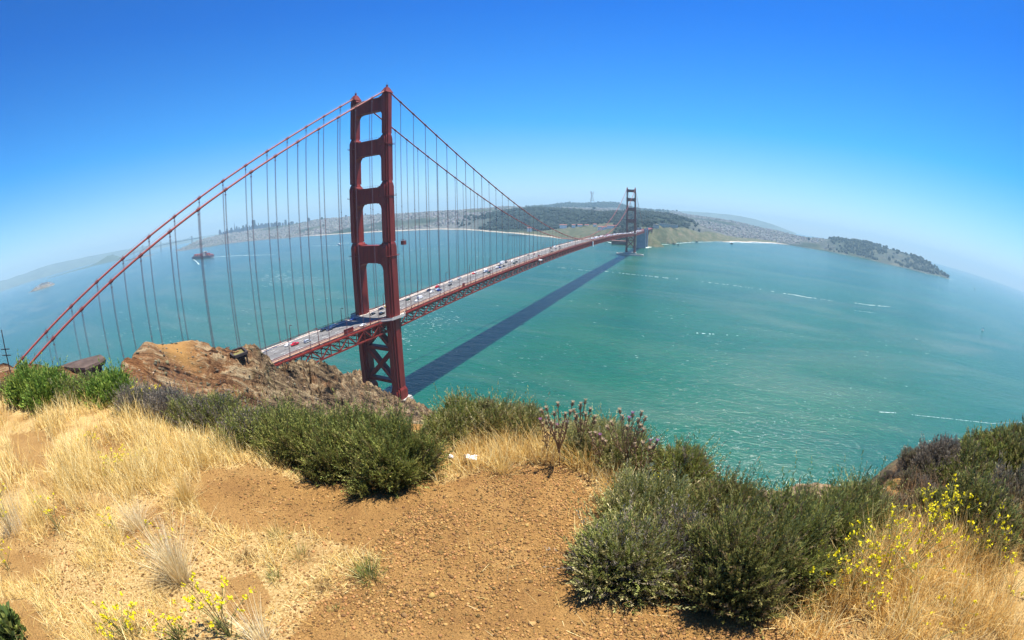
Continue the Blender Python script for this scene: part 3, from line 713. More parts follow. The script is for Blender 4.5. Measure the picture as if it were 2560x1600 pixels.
fl = MB()
for i, y in enumerate(yst):
    z = rail_z(y)
    fl.box(-13.3, 13.3, y-0.25, y+0.25, z-3.5, z-1.95)
    fl.bar((-13.3, y, z-9.6), (13.3, y, z-9.6), 0.5, 0.5)
    if i+1 < len(yst):
        yn = yst[i+1]; zn = rail_z(yn)
        for x in (-9, -6, -3, 0, 3, 6, 9): fl.bar((x, y, z-2.15), (x, yn, zn-2.15), 0.3, 0.5)
        s = 13.2 if i % 2 else -13.2
        fl.bar((s, y, z-9.6), (0, yn, zn-9.6), 0.4, 0.4); fl.bar((-s, y, z-9.6), (0, yn, zn-9.6), 0.4, 0.4)
        fl.bar((s, y, z-3.3), (s*0.1, y, z-9.4), 0.3, 0.3); fl.bar((-s, y, z-3.3), (-s*0.1, y, z-9.4), 0.3, 0.3)
fl.build('floor_beams', M['orange'], bridge)

# piers, fender, the concrete pylons at the far end
for sx in (-1, 1):
    m = MB(); X = sx*CX
    m.taper(X-7.0, X+7.0, -9.5, 9.5, -14, X-5.6, X+5.6, -8.2, 8.2, 12.0); m.box(X-5.2, X+5.2, -7.6, 7.6, 12.0, 13.45)
    m.build('pier', M['concrete'], bridge)
m = MB(); m.box(-20, 20, 1280-9, 1280+9, -10, 8.8); m.build('pier', M['concrete'], bridge)
m = MB()
el = [(47*math.cos(2*math.pi*k/48), 1272+26*math.sin(2*math.pi*k/48)) for k in range(48)]
el2 = [(43*math.cos(2*math.pi*k/48), 1272+22.5*math.sin(2*math.pi*k/48)) for k in range(48)]
vs = [(x, y, z) for z in (-8, 4.2) for x, y in el]+[(x, y, z) for z in (-8, 4.2) for x, y in el2]
fs = []
for k in range(48):
    j = (k+1) % 48
    fs += [(k, j, 48+j, 48+k), (96+j, 96+k, 144+k, 144+j), (48+k, 48+j, 144+j, 144+k)]
m.add(vs, fs)
m.build('fender', M['concrete'], bridge)
for yy, ext in ((1626.0, 1), (1722.0, 1)):
    m = MB(); zt = 76
    m.box(-17, 17, yy-6, yy+6, -4, 64)
    for sx in (-1, 1):
        m.box(sx*15-3.6, sx*15+3.6, yy-7.5, yy+7.5, -4, zt+3); m.box(sx*15-2.8, sx*15+2.8, yy-6.5, yy+6.5, zt+3, zt+6)
        m.box(sx*15-1.2, sx*15+1.2, yy-7.9, yy+7.9, 4, zt)
    m.box(-8, 8, yy-6.3, yy+6.3, 8, 52)
    m.build('concrete_pylon', M['concrete_grey'], bridge)
m = MB()
for k in range(14):
    y = 1634+k*6.2
    m.bar((-13, y, 62), (-13, y+6.2, 62), 0.8); m.bar((13, y, 62), (13, y+6.2, 62), 0.8)
    a = 52*math.sin(math.pi*(k+0.0)/14)-2; b = 52*math.sin(math.pi*(k+1.0)/14)-2
    for x in (-13, 13): m.bar((x, y, 8+a), (x, y+6.2, 8+b), 1.2); m.bar((x, y, 8+a), (x, y, 62), 0.6)
m.box(-13.5, 13.5, 1634, 1716, 68.5, 72.0)
for k in range(16): m.box(-13.5, 13.5, 1734+k*20, 1754+k*20, 68.5, 72.0); m.bar((-11, 1744+k*20, 10), (-11, 1744+k*20, 68.4), 1.6); m.bar((11, 1744+k*20, 10), (11, 1744+k*20, 68.4), 1.6)
m.build('approach_span', M['orange'], bridge)

# ---------------------------------------------------------------- copies
def copy_tree(o, parent=None, **props):
    c = o.copy(); scene.collection.objects.link(c)
    if parent is not None: c.parent = parent
    for k, v in props.items(): c[k] = v
    for ch in list(o.children): copy_tree(ch, c)
    return c
first = {}
def place(kind, maker, loc, rz, **props):
    """the first of a kind is built, the others are copied with all their parts"""
    if kind not in first: o = first[kind] = maker()
    else: o = copy_tree(first[kind])
    o.location = [float(c) for c in loc]; o.rotation_euler = (0, 0, rz)
    for k, v in props.items(): o[k] = v
    return o

# ---------------------------------------------------------------- vehicles on the deck
PAINT = {'white': (0.80, 0.80, 0.80), 'silver': (0.45, 0.47, 0.50), 'black': (0.012, 0.013, 0.016), 'red': (0.50, 0.012, 0.020), 'maroon': (0.20, 0.02, 0.03),
         'blue': (0.02, 0.06, 0.30), 'navy': (0.012, 0.020, 0.060), 'pale blue': (0.35, 0.45, 0.60), 'yellow': (0.75, 0.50, 0.01), 'dark green': (0.02, 0.06, 0.035),
         'dark grey': (0.06, 0.065, 0.07)}
CARM = {}
def carpaint(c):
    if c not in CARM: CARM[c] = flat('car_paint', PAINT[c], 0.22, 0.6, 0.03)
    return CARM[c]
SHAPE = {   # side outlines: body, cabin glass (length runs along y), width, height details
    'sedan': dict(L=4.6, W=1.80, body=[(-2.3, .30), (2.25, .30), (2.3, .62), (1.9, .80), (0.95, .90), (0.35, 1.38), (-0.95, 1.42), (-1.65, .98), (-2.2, .95), (-2.32, .70)], glass=[(0.88, .93), (0.36, 1.33), (-0.92, 1.37), (-1.52, .99)]),
    'suv': dict(L=4.8, W=1.92, body=[(-2.4, .38), (2.35, .38), (2.42, .80), (2.1, 1.02), (1.15, 1.10), (0.60, 1.70), (-2.1, 1.74), (-2.38, 1.10)], glass=[(1.06, 1.14), (0.58, 1.63), (-2.05, 1.67), (-2.28, 1.14)]),
    'van': dict(L=6.0, W=2.15, body=[(-3.0, .38), (2.9, .38), (3.0, .95), (2.6, 1.25), (1.95, 1.40), (1.45, 2.45), (-2.9, 2.55), (-3.02, 1.2)], glass=[(1.88, 1.45), (1.50, 2.20), (0.5, 2.25), (0.5, 1.45)]),
    'pickup': dict(L=5.5, W=1.95, body=[(-2.75, .45), (2.7, .45), (2.75, .90), (2.4, 1.10), (1.35, 1.16), (0.80, 1.78), (-0.55, 1.80), (-0.85, 1.16), (-2.75, 1.14)], glass=[(1.25, 1.20), (0.78, 1.70), (-0.50, 1.72), (-0.72, 1.20)]),
    'truck': dict(L=8.5, W=2.45, body=[(-4.2, .55), (4.2, .55), (4.3, 1.3), (4.05, 2.3), (2.4, 2.45), (2.35, 3.25), (-4.2, 3.3)], glass=[(4.24, 1.45), (4.02, 2.2), (2.7, 2.25), (2.7, 1.45)])}
def yprofile(m, pts, w, inset=0.0):
    n = len(pts); vs = []
    zmax = max(z for _, z in pts)
    for s in (-1, 1):
        for y, z in pts:
            k = 1-(0.16*max(0, (z-0.9)/(zmax-0.9+1e-6)) if zmax > 1.2 else 0); vs.append((s*(w/2*k-inset), y, z))
    m.add(vs, [tuple(range(n)), tuple(range(2*n-1, n-1, -1))]+[(i, i+n, (i+1) % n+n, (i+1) % n) for i in range(n)])
def make_car(shape, colour):
    S = SHAPE[shape]; name = {'sedan': 'car', 'suv': 'car', 'van': 'van', 'pickup': 'pickup_truck', 'truck': 'box_truck'}[shape]
    r = empty(name)
    m = MB(); yprofile(m, S['body'], S['W']); m.build('body', carpaint(colour), r)
    g = MB(); yprofile(g, S['glass'], S['W']+0.03); g.build('window', M['glass'], r)
    ya = S['L']*0.31; wr = 0.33 if shape in ('sedan', 'suv') else 0.40
    for y in (-ya, ya):
        for sx in (-1, 1):
            m = MB(); x = sx*(S['W']/2-0.10)
            m.tube([(x-0.11, y, wr), (x+0.11, y, wr)], wr, 10); m.build('wheel', M['black'], r)
    for sx in (-1, 1):
        m = MB(); yf = S['L']/2; m.box(sx*S['W']*0.36-0.16, sx*S['W']*0.36+0.16, yf-0.30, yf-0.02 if shape != 'truck' else yf+0.02, 0.62, 0.76); m.build('headlight', M['white'], r)
    return r
def Z(ox, oy, s): return lambda x, y: (ox+x/s, oy+y/s)
LANES = [-7.9, -4.7, -1.6, 1.6, 4.7, 7.9]
def put_car(px, shape, colour, label, lane=None):
    p = on_z(px[0], px[1], 74)
    for _ in range(6): p = on_z(px[0], px[1], road_z(p[1])+0.7)
    x = lane if lane is not None else min(LANES, key=lambda l: abs(l-p[0])); y = p[1]
    z = road_z(y)+0.005+(0.28 if abs(x) > 9.7 else 0)
    sl_ = math.atan2(road_z(y+1)-road_z(y-1), 2)
    o = place((shape, colour), lambda: make_car(shape, colour), (x, y, z), 0 if x > 0 else math.pi, label=label,
              category={'van': 'van', 'pickup': 'pickup truck', 'truck': 'truck'}.get(shape, 'car'), group='vehicles crossing the bridge')
    o.rotation_euler = (sl_ if x > 0 else -sl_, 0, 0 if x > 0 else math.pi)
A, B, D, Q = Z(640, 780, 4.34), Z(840, 600, 6.873), Z(1000, 560, 5.8167), Z(1300, 480, 7.56)
for px, sh, c, lab in (
    (A(335, 353), 'sedan', 'white', 'white car beside the red pickup at the cliff end of the deck'),
    (A(403, 345), 'pickup', 'red', 'bright red pickup between a white and a silver car near the cliff'),
    (A(575, 318), 'suv', 'silver', 'silver car alone behind the red pickup near the cliff'),
    (A(712, 192), 'sedan', 'black', 'black car at the edge of the shadow the tower throws on the road'),
    (A(770, 150), 'suv', 'silver', 'silver car just entering the shadow of the near tower'),
    (A(778, 185), 'sedan', 'navy', 'dark blue car beside a silver one at the shadow edge'),
    (A(1040, 75), 'sedan', 'blue', 'bright blue car inside the shadow of the near tower'),
    (B(750, 1125), 'sedan', 'yellow', 'yellow taxi seen between the legs of the near tower'),
    (B(812, 1120), 'sedan', 'white', 'white car next to the yellow taxi under the near tower'),
    (B(745, 1074), 'van', 'white', 'white van just past the yellow taxi beyond the near tower'),
    (B(758, 1178), 'sedan', 'navy', 'navy car this side of the yellow taxi under the tower'),
    (B(655, 1270), 'sedan', 'black', 'black car in the tower shadow left of the near leg'),
    (B(780, 1262), 'suv', 'black', 'black car half hidden behind the near tower leg'),
    (D(118, 1098), 'sedan', 'dark green', 'dark green car right beyond the near tower leg'),
    (D(285, 1072), 'van', 'white', 'large white van close to the near guard rail past the tower'),
    (D(225, 1112), 'sedan', 'white', 'small white car tucked behind the large white van'),
    (D(385, 957), 'sedan', 'navy', 'dark blue car two lanes left of a small white car'),
    (D(440, 983), 'sedan', 'white', 'white car right of the dark blue car past the tower'),
    (D(490, 903), 'sedan', 'white', 'white car left of the red car beyond the tower'),
    (D(543, 912), 'suv', 'red', 'red car with a white car on its left beyond the tower'),
    (D(557, 950), 'sedan', 'pale blue', 'pale blue car touching a dark blue one near the rail'),
    (D(592, 962), 'suv', 'blue', 'dark blue car nosing up to a pale blue car'),
    (D(710, 838), 'suv', 'silver', 'silver car above a dark car, near the second lamp post'),
    (D(712, 880), 'sedan', 'dark grey', 'dark grey car below a silver one in the next lane'),
    (D(880, 793), 'suv', 'silver', 'silver car alone in the middle lanes'),
    (D(1035, 717), 'sedan', 'red', 'red car right beside a large white car'),
    (D(1080, 707), 'suv', 'white', 'large white car right beside a red car'),
    (D(1228, 688), 'van', 'white', 'white van below a small white car'),
    (D(1248, 660), 'sedan', 'white', 'small white car above the white van'),
    (D(1322, 682), 'sedan', 'maroon', 'maroon car near the rail beside a dark green car'),
    (D(1290, 705), 'sedan', 'dark green', 'dark green car under the rail next to a maroon car'),
    (D(1425, 572), 'truck', 'white', 'white box truck near the far sidewalk'),
    (D(1402, 628), 'pickup', 'white', 'white pickup below the white box truck'),
    (D(1450, 605), 'sedan', 'black', 'black car between the box truck and the white pickup'),
    (D(1468, 630), 'sedan', 'blue', 'blue car right of the white pickup'),
    (D(1530, 610), 'sedan', 'black', 'black car right of the blue car'),
    (D(1548, 555), 'suv', 'dark grey', 'dark grey car right of the white box truck'),
    (D(1628, 540), 'sedan', 'white', 'white car ahead of the dark grey one'),
    (D(1685, 545), 'sedan', 'black', 'black car above a dark green one'),
    (D(1680, 572), 'suv', 'dark green', 'dark green car below a black one'),
    (D(1718, 505), 'sedan', 'silver', 'silver car left of the fifth lamp beyond the tower'),
    (Q(150, 1190), 'sedan', 'dark grey', 'dark grey car in the far lane before a maroon car'),
    (Q(250, 1170), 'sedan', 'maroon', 'maroon car in the far lanes past a dark grey car'),
    (Q(262, 1255), 'sedan', 'silver', 'silver car near the rail below a maroon car'),
    (Q(355, 1205), 'suv', 'red', 'red car near the rail, above the white platform'),
    (Q(595, 1060), 'suv', 'black', 'black car in the far lane left of a white van'),
    (Q(655, 1040), 'van', 'white', 'white van in the far lane before the dense queue'),
    (Q(690, 1072), 'sedan', 'black', 'black car below the white van in the middle lanes'),
    (Q(780, 1060), 'sedan', 'dark grey', 'dark grey car right of the black one in the middle lanes'),
    (Q(745, 1025), 'sedan', 'navy', 'navy car between two white vehicles in the far lane'),
    (Q(595, 1125), 'sedan', 'dark green', 'dark green car close to the near rail at midspan'),
    (Q(985, 950), 'suv', 'white', 'white car in the far lane at midspan')):
    put_car(px, sh, c, lab)
put_car(A(1080, 140), 'pickup', 'white', 'white pickup parked on the near sidewalk before the tower', 11.3)
# the queue beyond midspan, too small to show parts
def far_car(c, tall):
    m = MB(); yprofile(m, SHAPE['suv' if tall else 'sedan']['body'], 1.85); me = m.mesh('car', [carpaint(c), M['glass']])
    return me
queue = {}
rq = random.Random(5)
for lane in LANES:
    y = 655.0+rq.random()*20
    while y < 1600:
        c = rq.choices(['white', 'silver', 'black', 'red', 'blue', 'pale blue'], [9, 5, 2, 0.7, 0.6, 1])[0]; tall = rq.random() < 0.4
        k = (c, tall)
        if k not in queue: queue[k] = far_car(c, tall)
        o = bpy.data.objects.new('car', queue[k]); link(o, None, label='tiny %s %s in the dense queue towards the far tower' % (c, 'tall car' if tall else 'low car'), category='car',
                                                          group='%s %s cars queueing towards the far tower' % (c, 'tall' if tall else 'low'))
        o.location = (lane, y, road_z(y)+0.005); o.rotation_euler = (0, 0, 0 if lane > 0 else math.pi)
        d = 9 if y < 900 else 12
        y += (d+rq.random()*d*1.6)*(1.0 if lane < 0 or y > 760 else 1.9)

# ---------------------------------------------------------------- street lamps
def make_lamp():
    r = empty('street_lamp')
    m = MB(); m.tube([(0, 0, 0), (0, 0, 1.2), (0, 0, 7.6), (0, 0, 8.3), (0.35, 0, 8.85), (1.1, 0, 9.05), (1.5, 0, 9.0)], [0.24, 0.20, 0.17, 0.16, 0.14, 0.12, 0.11], 8); m.cbox((0, 0, 0.5), (0.4, 0.4, 1.0)); m.build('pole', M['orange_dark'], r)
    m = MB(); m.taper(1.2, 2.1, -0.28, 0.28, 8.72, 1.3, 2.0, -0.16, 0.16, 9.06); m.build('lamp_head', M['orange_dark'], r)
    m = MB(); m.box(1.3, 2.0, -0.2, 0.2, 8.66, 8.715); m.build('diffuser', M['white'], r)
    return r
nl = 0
for k in range(-4, 35):
    y = 22.86+45.72*k
    for sx in (-1, 1):
        if k < -2 and sx > 0: pass
        lab = ('street lamp on the far railing of the deck, arm over the road' if sx < 0 else 'street lamp on the near side of the deck, arm over the road')
        if k == -2: lab = ('street lamp on the far railing nearest the cliff' if sx < 0 else 'street lamp on the near side of the deck nearest the cliff')
        if k == 0: lab = ('first street lamp beyond the tower on the far railing' if sx < 0 else 'first street lamp beyond the tower on the near side')
        if k == 1: lab = ('second street lamp beyond the tower on the far railing' if sx < 0 else 'second street lamp beyond the tower on the near side')
        place('lamp', make_lamp, (sx*12.6, y, road_z(y)+0.28), 0 if sx < 0 else math.pi, label=lab, category='street lamp',
              group='street lamps along the %s side of the bridge deck' % ('far' if sx < 0 else 'near'))

# hanging work platform, gantries under the deck, a few walkers
pf = empty('work_platform', (-CX, 53.4, 117.6), label='small square dark red work platform clamped on a far suspender rope', category='platform')
m = MB(); m.box(-1.5, 1.5, -1.6, 1.6, -1.8, 1.2); m.box(-1.62, 1.62, -1.72, 1.72, -2.0, -1.8); m.build('cage', M['orange_dark'], pf)
m = MB()
for a in (-1, 1):
    for b in (-1, 1): m.bar((a*1.5, b*1.6, 1.2), (a*1.5, b*1.6, 2.2), 0.1)
    m.bar((a*1.5, -1.6, 2.2), (a*1.5, 1.6, 2.2), 0.1); m.bar((-1.5, a*1.6, 2.2), (1.5, a*1.6, 2.2), 0.1)
m.build('guard_rail', M['orange'], pf)
def gantry(y, mt, lab):
    g = empty('maintenance_gantry', (0, y, rail_z(y)), label=lab, category='gantry')
    m = MB(); m.box(14.5, 16.8, -2.2, 2.2, -11.5, -10.9); m.box(-14.5, 14.5, -2.2, 2.2, -11.6, -11.0); m.build('platform', M[mt], g)
    m = MB(); m.box(14.75, 16.3, -2.4, 2.4, -10.9, -2.0); m.build('ladder_cage', M[mt], g)
    m = MB(); m.box(14.0, 16.2, -1.0, 1.0, -2.0, -1.4); m.build('hanger', M['orange_dark'], g)
gantry(600.5, 'white', 'pale ladder gantry hanging on the near truss around midspan')
gantry(944.0, 'orange_dark', 'dark red gantry hanging on the near truss towards the far tower')
g = empty('maintenance_gantry', (0, 293, rail_z(293)), label='flat white platform sticking out beneath the near truss', category='gantry')
m = MB(); m.box(14.3, 17.5, -3.0, 3.0, -3.9, -3.2); m.build('platform', M['white'], g)
m = MB(); m.box(14.3, 15.0, -0.4, 0.4, -3.2, -2.2); m.build('hanger', M['white'], g)
def hoarding(y0, y1, lab):
    g = empty('work_screen', (12.6, (y0+y1)/2, road_z(y0)+0.28), label=lab, category='screen'); h = (y1-y0)/2
    m = MB(); m.box(-0.15, 0.15, -h, h, 0.0, 2.6); m.build('panel', M['orange'], g)
    m = MB(); m.box(-0.3, 0.3, -h-0.2, h+0.2, 2.6, 2.8); m.build('top_rail', M['orange_dark'], g)
hoarding(-47.5, -39, 'solid orange screen on the near rail before the tower')
hoarding(99, 103, 'small red screen on the near rail past the tower')
SKIN = flat('skin', (0.45, 0.26, 0.18), 0.6); CL = [flat('cloth', c, 0.9) for c in ((0.75, 0.75, 0.75), (0.03, 0.04, 0.10), (0.45, 0.05, 0.05), (0.55, 0.45, 0.30))]
def walker(c, lab, loc, rz):
    r = empty('person', loc, rz, label=lab, category='person')
    m = MB()
    m.tube([(0, -0.10, 0.86), (0.0, -0.05, 1.10), (0, 0, 1.32), (0, 0, 1.46), (0, 0.02, 1.52), (0, 0.02, 1.60), (0, 0.03, 1.70), (0, 0.02, 1.78)], [0.17, 0.16, 0.20, 0.12, 0.06, 0.10, 0.11, 0.05], 8)
    for s, f in ((-1, 0.22), (1, -0.20)):
        m.tube([(s*0.09, -0.06, 0.90), (s*0.10, f*0.5, 0.48), (s*0.10, f-0.03, 0.07), (s*0.10, f+0.16, 0.04)], [0.10, 0.075, 0.05, 0.04], 6)
        m.tube([(s*0.21, 0, 1.38), (s*0.26, -f*0.5, 1.10), (s*0.25, -f*0.9+0.08, 0.86)], [0.06, 0.045, 0.035], 6)
    m.build('body', SKIN, r)
    j = MB(); j.tube([(0, -0.10, 0.84), (0, -0.04, 1.10), (0, 0, 1.34), (0, 0, 1.45)], [0.19, 0.18, 0.225, 0.14], 8); j.build('jacket', CL[c], r)
    h = MB(); h.tube([(0, -0.01, 1.66), (0, 0, 1.76), (0, 0, 1.82)], [0.125, 0.115, 0.03], 8); h.build('hair', M['black'], r)
for c, (x, y), lab in ((0, (18.0, 3.4), 'person in a white top on the curved walkway by the near tower'), (1, (11.2, 26.5), 'person in a dark top past the tower on the near sidewalk'),
                       (2, (11.6, 29.0), 'person in a red top past the tower on the near sidewalk'), (3, (11.4, 122.0), 'person in a tan top alone on the near sidewalk'),
                       (0, (-10.2, -9.0), 'person in a white top on the far walkway by the tower')):
    walker(c, lab, (x, y, road_z(y)+(0.25 if abs(x) > 13 else 0.28)), 0.2*c)

# ---------------------------------------------------------------- ships and boats
M['ship_red'] = flat('hull_red', (0.16, 0.035, 0.045), 0.6); M['ship_dark'] = flat('hull_dark', (0.085, 0.04, 0.075), 0.6)
M['cont'] = []
for c in ((0.55, 0.07, 0.06), (0.42, 0.05, 0.06), (0.58, 0.16, 0.10), (0.34, 0.09, 0.12)): M['cont'].append(flat('container', c, 0.7))
bow, stern = on_z(484.5, 646.9), on_z(530.5, 643.2)
d = (stern-bow)[:2]; L = float(np.hypot(*d)); rz = math.atan2(d[1], d[0]); mid_ = (bow+stern)/2
sh = empty('container_ship', (mid_[0], mid_[1], 0), rz, label='loaded dark red container ship sailing behind the suspender ropes', category='ship')
m = MB(); h = L/2
m.zprism([(-h, 0), (-h+18, -15), (h-6, -16), (h, -12), (h, 12), (h-6, 16), (-h+18, 15)], -3, 2.2); m.build('waterline_hull', M['ship_dark'], sh)
m = MB(); m.taper(-h, h, -15.5, 15.5, 2.2, -h-4, h, -16, 16, 12.5)
m.build('hull', M['ship_dark'], sh)
k = 0
for bx in np.arange(-h+16, h-10, 14.0):
    if 0.10 < bx/L < 0.22: continue
    m = MB(); hh = 24 if abs(bx) < h*0.8 else 16
    m.mi = 0
    for rrow in range(5):
        m.box(bx, bx+12.6, -15.5+rrow*6.2+0.1, -15.5+rrow*6.2+6.1, 12.5, hh+rq.choice((-2.6, 0, 2.6, 5.2)))
    m.build('container_stack', M['cont'][k % 4], sh); k += 1
m = MB(); m.box(0.12*L, 0.17*L, -15, 15, 12.5, 36); m.box(0.115*L, 0.175*L, -16.5, 16.5, 36, 39.5); m.bar((0.14*L, 0, 39), (0.14*L, 0, 47), 1.0); m.build('superstructure', flat('cream_paint', (0.62, 0.52, 0.45), 0.6), sh)
m = MB(); m.taper(0.185*L, 0.21*L, -4, 4, 12.5, 0.187*L, 0.208*L, -3, 3, 40); m.build('funnel', M['ship_red'], sh)
def boat(name, px, L, lab, cat, heading, sail=False, ferry=False):
    p = on_z(*px); r = empty(name, (p[0], p[1], 0), heading, label=lab, category=cat)
    w = L*0.15; m = MB(); m.zprism([(-L/2, -w), (L*0.2, -w), (L/2, 0), (L*0.2, w), (-L/2, w)], -0.4, L*0.09 if not ferry else 2.6); m.build('hull', M['white'], r)
    if sail:
        m = MB(); m.tube([(0.05*L, 0, 0.3), (0.05*L, 0, L*1.15)], 0.09, 6); m.build('mast', M['white'], r)
        m = MB(); m.add([(0.04*L, -0.03, L*0.15), (-0.42*L, -0.03, L*0.15), (0.04*L, -0.03, L*1.08), (0.04*L, 0.03, L*0.15), (-0.42*L, 0.03, L*0.15), (0.04*L, 0.03, L*1.08)], [(0, 1, 2), (5, 4, 3), (0, 3, 4, 1), (1, 4, 5, 2), (2, 5, 3, 0)]); m.build('sail', M['white'], r)
    else:
        m = MB(); m.box(-L*0.35, L*0.2, -w*0.8, w*0.8, L*0.09 if not ferry else 2.6, L*0.2 if not ferry else 6.5); m.build('cabin', M['white'], r)
        if ferry:
            m = MB(); m.box(-L*0.34, L*0.205, -w*0.82, w*0.82, 3.6, 4.6); m.build('window', M['glass'], r)
            m = MB(); m.box(-L*0.2, L*0.1, -w*0.6, w*0.6, 6.5, 8.6); m.build('wheelhouse', M['white'], r)
boat('ferry', (848.6, 612.6), 34, 'white ferry trailing a long bright wake left of the near tower', 'ferry', -0.15, ferry=True)
boat('motor_boat', (575, 635.8), 16, 'small white motor boat crossing behind the ropes right of the container ship', 'boat', 0.1)
boat('sailboat', (2456, 826), 10, 'tiny white sailboat alone on the open water at right', 'sailboat', 2.4, sail=True)
p = on_z(2436, 724.5); by = empty('buoy', (p[0], p[1], 0), label='dark tower buoy on the pale open water at far right', category='buoy')
m = MB(); m.lathe((0, 0, -0.5), [(4, 0), (4, 2.5), (2.5, 3.5)], 10); m.build('float', M['ship_dark'], by)
m = MB()
for q in range(4):
    an = q*math.pi/2; m.bar((2.2*math.cos(an), 2.2*math.sin(an), 3), (0.8*math.cos(an), 0.8*math.sin(an), 17), 0.9)
m.box(-1.2, 1.2, -1.2, 1.2, 16, 19); m.build('tower', M['ship_dark'], by)

# foam: wakes, tide lines, breaking caps, all lying on the water
FV, FF = [], []
def foam(pts, w0, w1, gap=0.0, seed=0, z=0.15, step=None):
    rr = random.Random(seed+3); P = [on_z(*p)[:2] for p in pts]; Lx = [0]
    for a, b in zip(P[:-1], P[1:]): Lx.append(Lx[-1]+float(np.hypot(*(b-a))))
    st = step or max((w0+w1)*0.6, 1.0); n = max(2, int(Lx[-1]/st)); prev = None
    for i in range(n+1):
        s = Lx[-1]*i/n; j = max(k for k in range(len(Lx)-1) if Lx[k] <= s+1e-6); f = (s-Lx[j])/max(1e-6, Lx[j+1]-Lx[j])
        c = P[j]*(1-f)+P[j+1]*f; d = (P[j+1]-P[j]); d = d/np.hypot(*d); nn = np.array([-d[1], d[0]])
        w = (w0+(w1-w0)*i/n)*rr.uniform(0.3, 1.2)/2; o = nn*rr.uniform(-0.4, 0.4)*w
        cur = (c+nn*w+o, c-nn*w+o)
        if prev is not None and rr.random() >= gap:
            k = len(FV)
            for q in (prev[0], prev[1], cur[1], cur[0]): FV.append((q[0], q[1], z))
            FF.append((k, k+1, k+2, k+3))
        prev = cur
foam([(527, 643.6), (545, 641.8), (570, 640.3), (600, 639), (690, 637)], 16, 4, 0.1, 1)
foam([(484, 649.2), (489, 652), (494, 657), (497.5, 661.5)], 9, 7, 0.2, 2); foam([(506, 664), (520, 665.5)], 5, 3, 0.5, 3); foam([(535, 667), (560, 669)], 4, 2, 0.6, 4)
foam([(770, 614.4), (800, 614.6), (822, 614.3), (847, 613.6)], 3, 12, 0.1, 5); foam([(836, 608.2), (856, 607.9), (872, 607.9)], 7, 9, 0.05, 6); foam([(790, 609.5), (836, 608.4)], 2, 5, 0.5, 7)
foam([(752, 618.4), (767, 618.0)], 6, 3, 0.3, 8); foam([(575, 636), (585, 634.2)], 4, 2, 0.2, 9)
foam([(2457, 826.5), (2470, 834), (2480, 837)], 0.8, 0.5, 0.3, 10)
foam([(1365, 666), (1420, 671), (1470, 677), (1513, 678.5)], 4, 3, 0.62, 11); foam([(1513, 678), (1560, 684), (1610, 689), (1660, 694.5), (1700, 698)], 3.5, 4, 0.42, 12)
foam([(1750, 704), (1830, 713), (1900, 723), (1956, 733)], 2.5, 4, 0.6, 13); foam([(1958, 733.5), (1985, 737), (2020, 744), (2040, 746)], 5, 5, 0.12, 14); foam([(2045, 747), (2086, 753)], 3, 2, 0.5, 15)
foam([(2138, 757.5), (2170, 762.5), (2200, 765), (2226, 767)], 5, 4, 0.15, 16); foam([(2135, 776), (2190, 783)], 2.5, 1.5, 0.5, 17); foam([(1700, 830), (1850, 840)], 2, 2, 0.75, 18)
foam([(2195, 1030), (2240, 1032.5)], 1.2, 1.0, 0.3, 19); foam([(2280, 1037), (2400, 1050), (2480, 1059), (2555, 1055)], 0.8, 0.8, 0.35, 20)
foam([(1022, 626.5), (1060, 622), (1110, 622.5)], 5, 4, 0.6, 21); foam([(1100, 611.5), (1120, 609.5)], 4, 3, 0.3, 22); foam([(1056, 634), (1100, 634)], 3, 2, 0.5, 23); foam([(690, 632), (830, 634)], 2.5, 2, 0.7, 24)
foam([(1180, 641), (1230, 643)], 2.5, 2, 0.5, 25); foam([(71, 735), (100, 727), (136, 712)], 14, 10, 0.2, 26); foam([(63, 721), (80, 716)], 10, 8, 0.1, 27); foam([(146, 706), (161, 702)], 12, 6, 0.2, 28)
foam([(1518, 604.5), (1530, 607.5), (1541, 611)], 9, 12, 0.0, 29); foam([(1614, 620), (1632, 616), (1652, 611.5), (1670, 611)], 14, 12, 0.0, 30); foam([(1690, 609), (1728, 605.5), (1786, 604.5), (1827, 606.5)], 9, 12, 0.1, 31)
foam([(1827, 606.5), (1868, 607.3), (1910, 608.5), (1958, 612)], 16, 10, 0.0, 32); foam([(2312, 684), (2350, 691)], 14, 14, 0.2, 33); foam([(2366, 697), (2380, 698), (2400, 703)], 14, 8, 0.2, 34)
foam([(2095, 633.8), (2135, 641.5)], 12, 8, 0.2, 35); foam([(2020, 622), (2050, 626.5)], 10, 8, 0.2, 36)
rf = random.Random(9)
for cx_, cy_, sx_, sy_, n_, w_ in ((700, 690, 60, 26, 60, 2.2), (790, 720, 60, 40, 40, 1.6), (1080, 800, 70, 35, 70, 1.0), (1010, 850, 30, 40, 30, 0.9), (420, 830, 160, 60, 46, 1.1), (300, 800, 120, 60, 24, 1.2), (640, 760, 120, 50, 26, 1.2),
                                   (1560, 760, 260, 60, 26, 1.2), (1750, 870, 260, 60, 30, 0.9), (2300, 880, 200, 60, 26, 1.4), (1900, 1080, 170, 60, 90, 0.45), (2050, 1000, 200, 70, 60, 0.5), (1300, 960, 160, 60, 26, 0.5), (1330, 880, 160, 50, 24, 0.6)):
    for _ in range(int(n_*1.5)):
        px, py = rf.gauss(cx_, sx_/2), rf.gauss(cy_, sy_/2); d = ray(px, py)
        if d[2] > -0.02: continue
        foam([(px-rf.uniform(1.5, 5), py-0.3), (px, py), (px+rf.uniform(1.5, 5), py+rf.uniform(-0.3, 1.3))], w_*rf.uniform(0.2, 0.6), w_*rf.uniform(0.2, 0.6), 0.25, rf.randrange(9999))
M['foam'] = flat('foam', (0.48, 0.58, 0.56), 0.8)
np_obj('foam', np.array(FV), np.array(FF), M['foam'], kind='stuff')
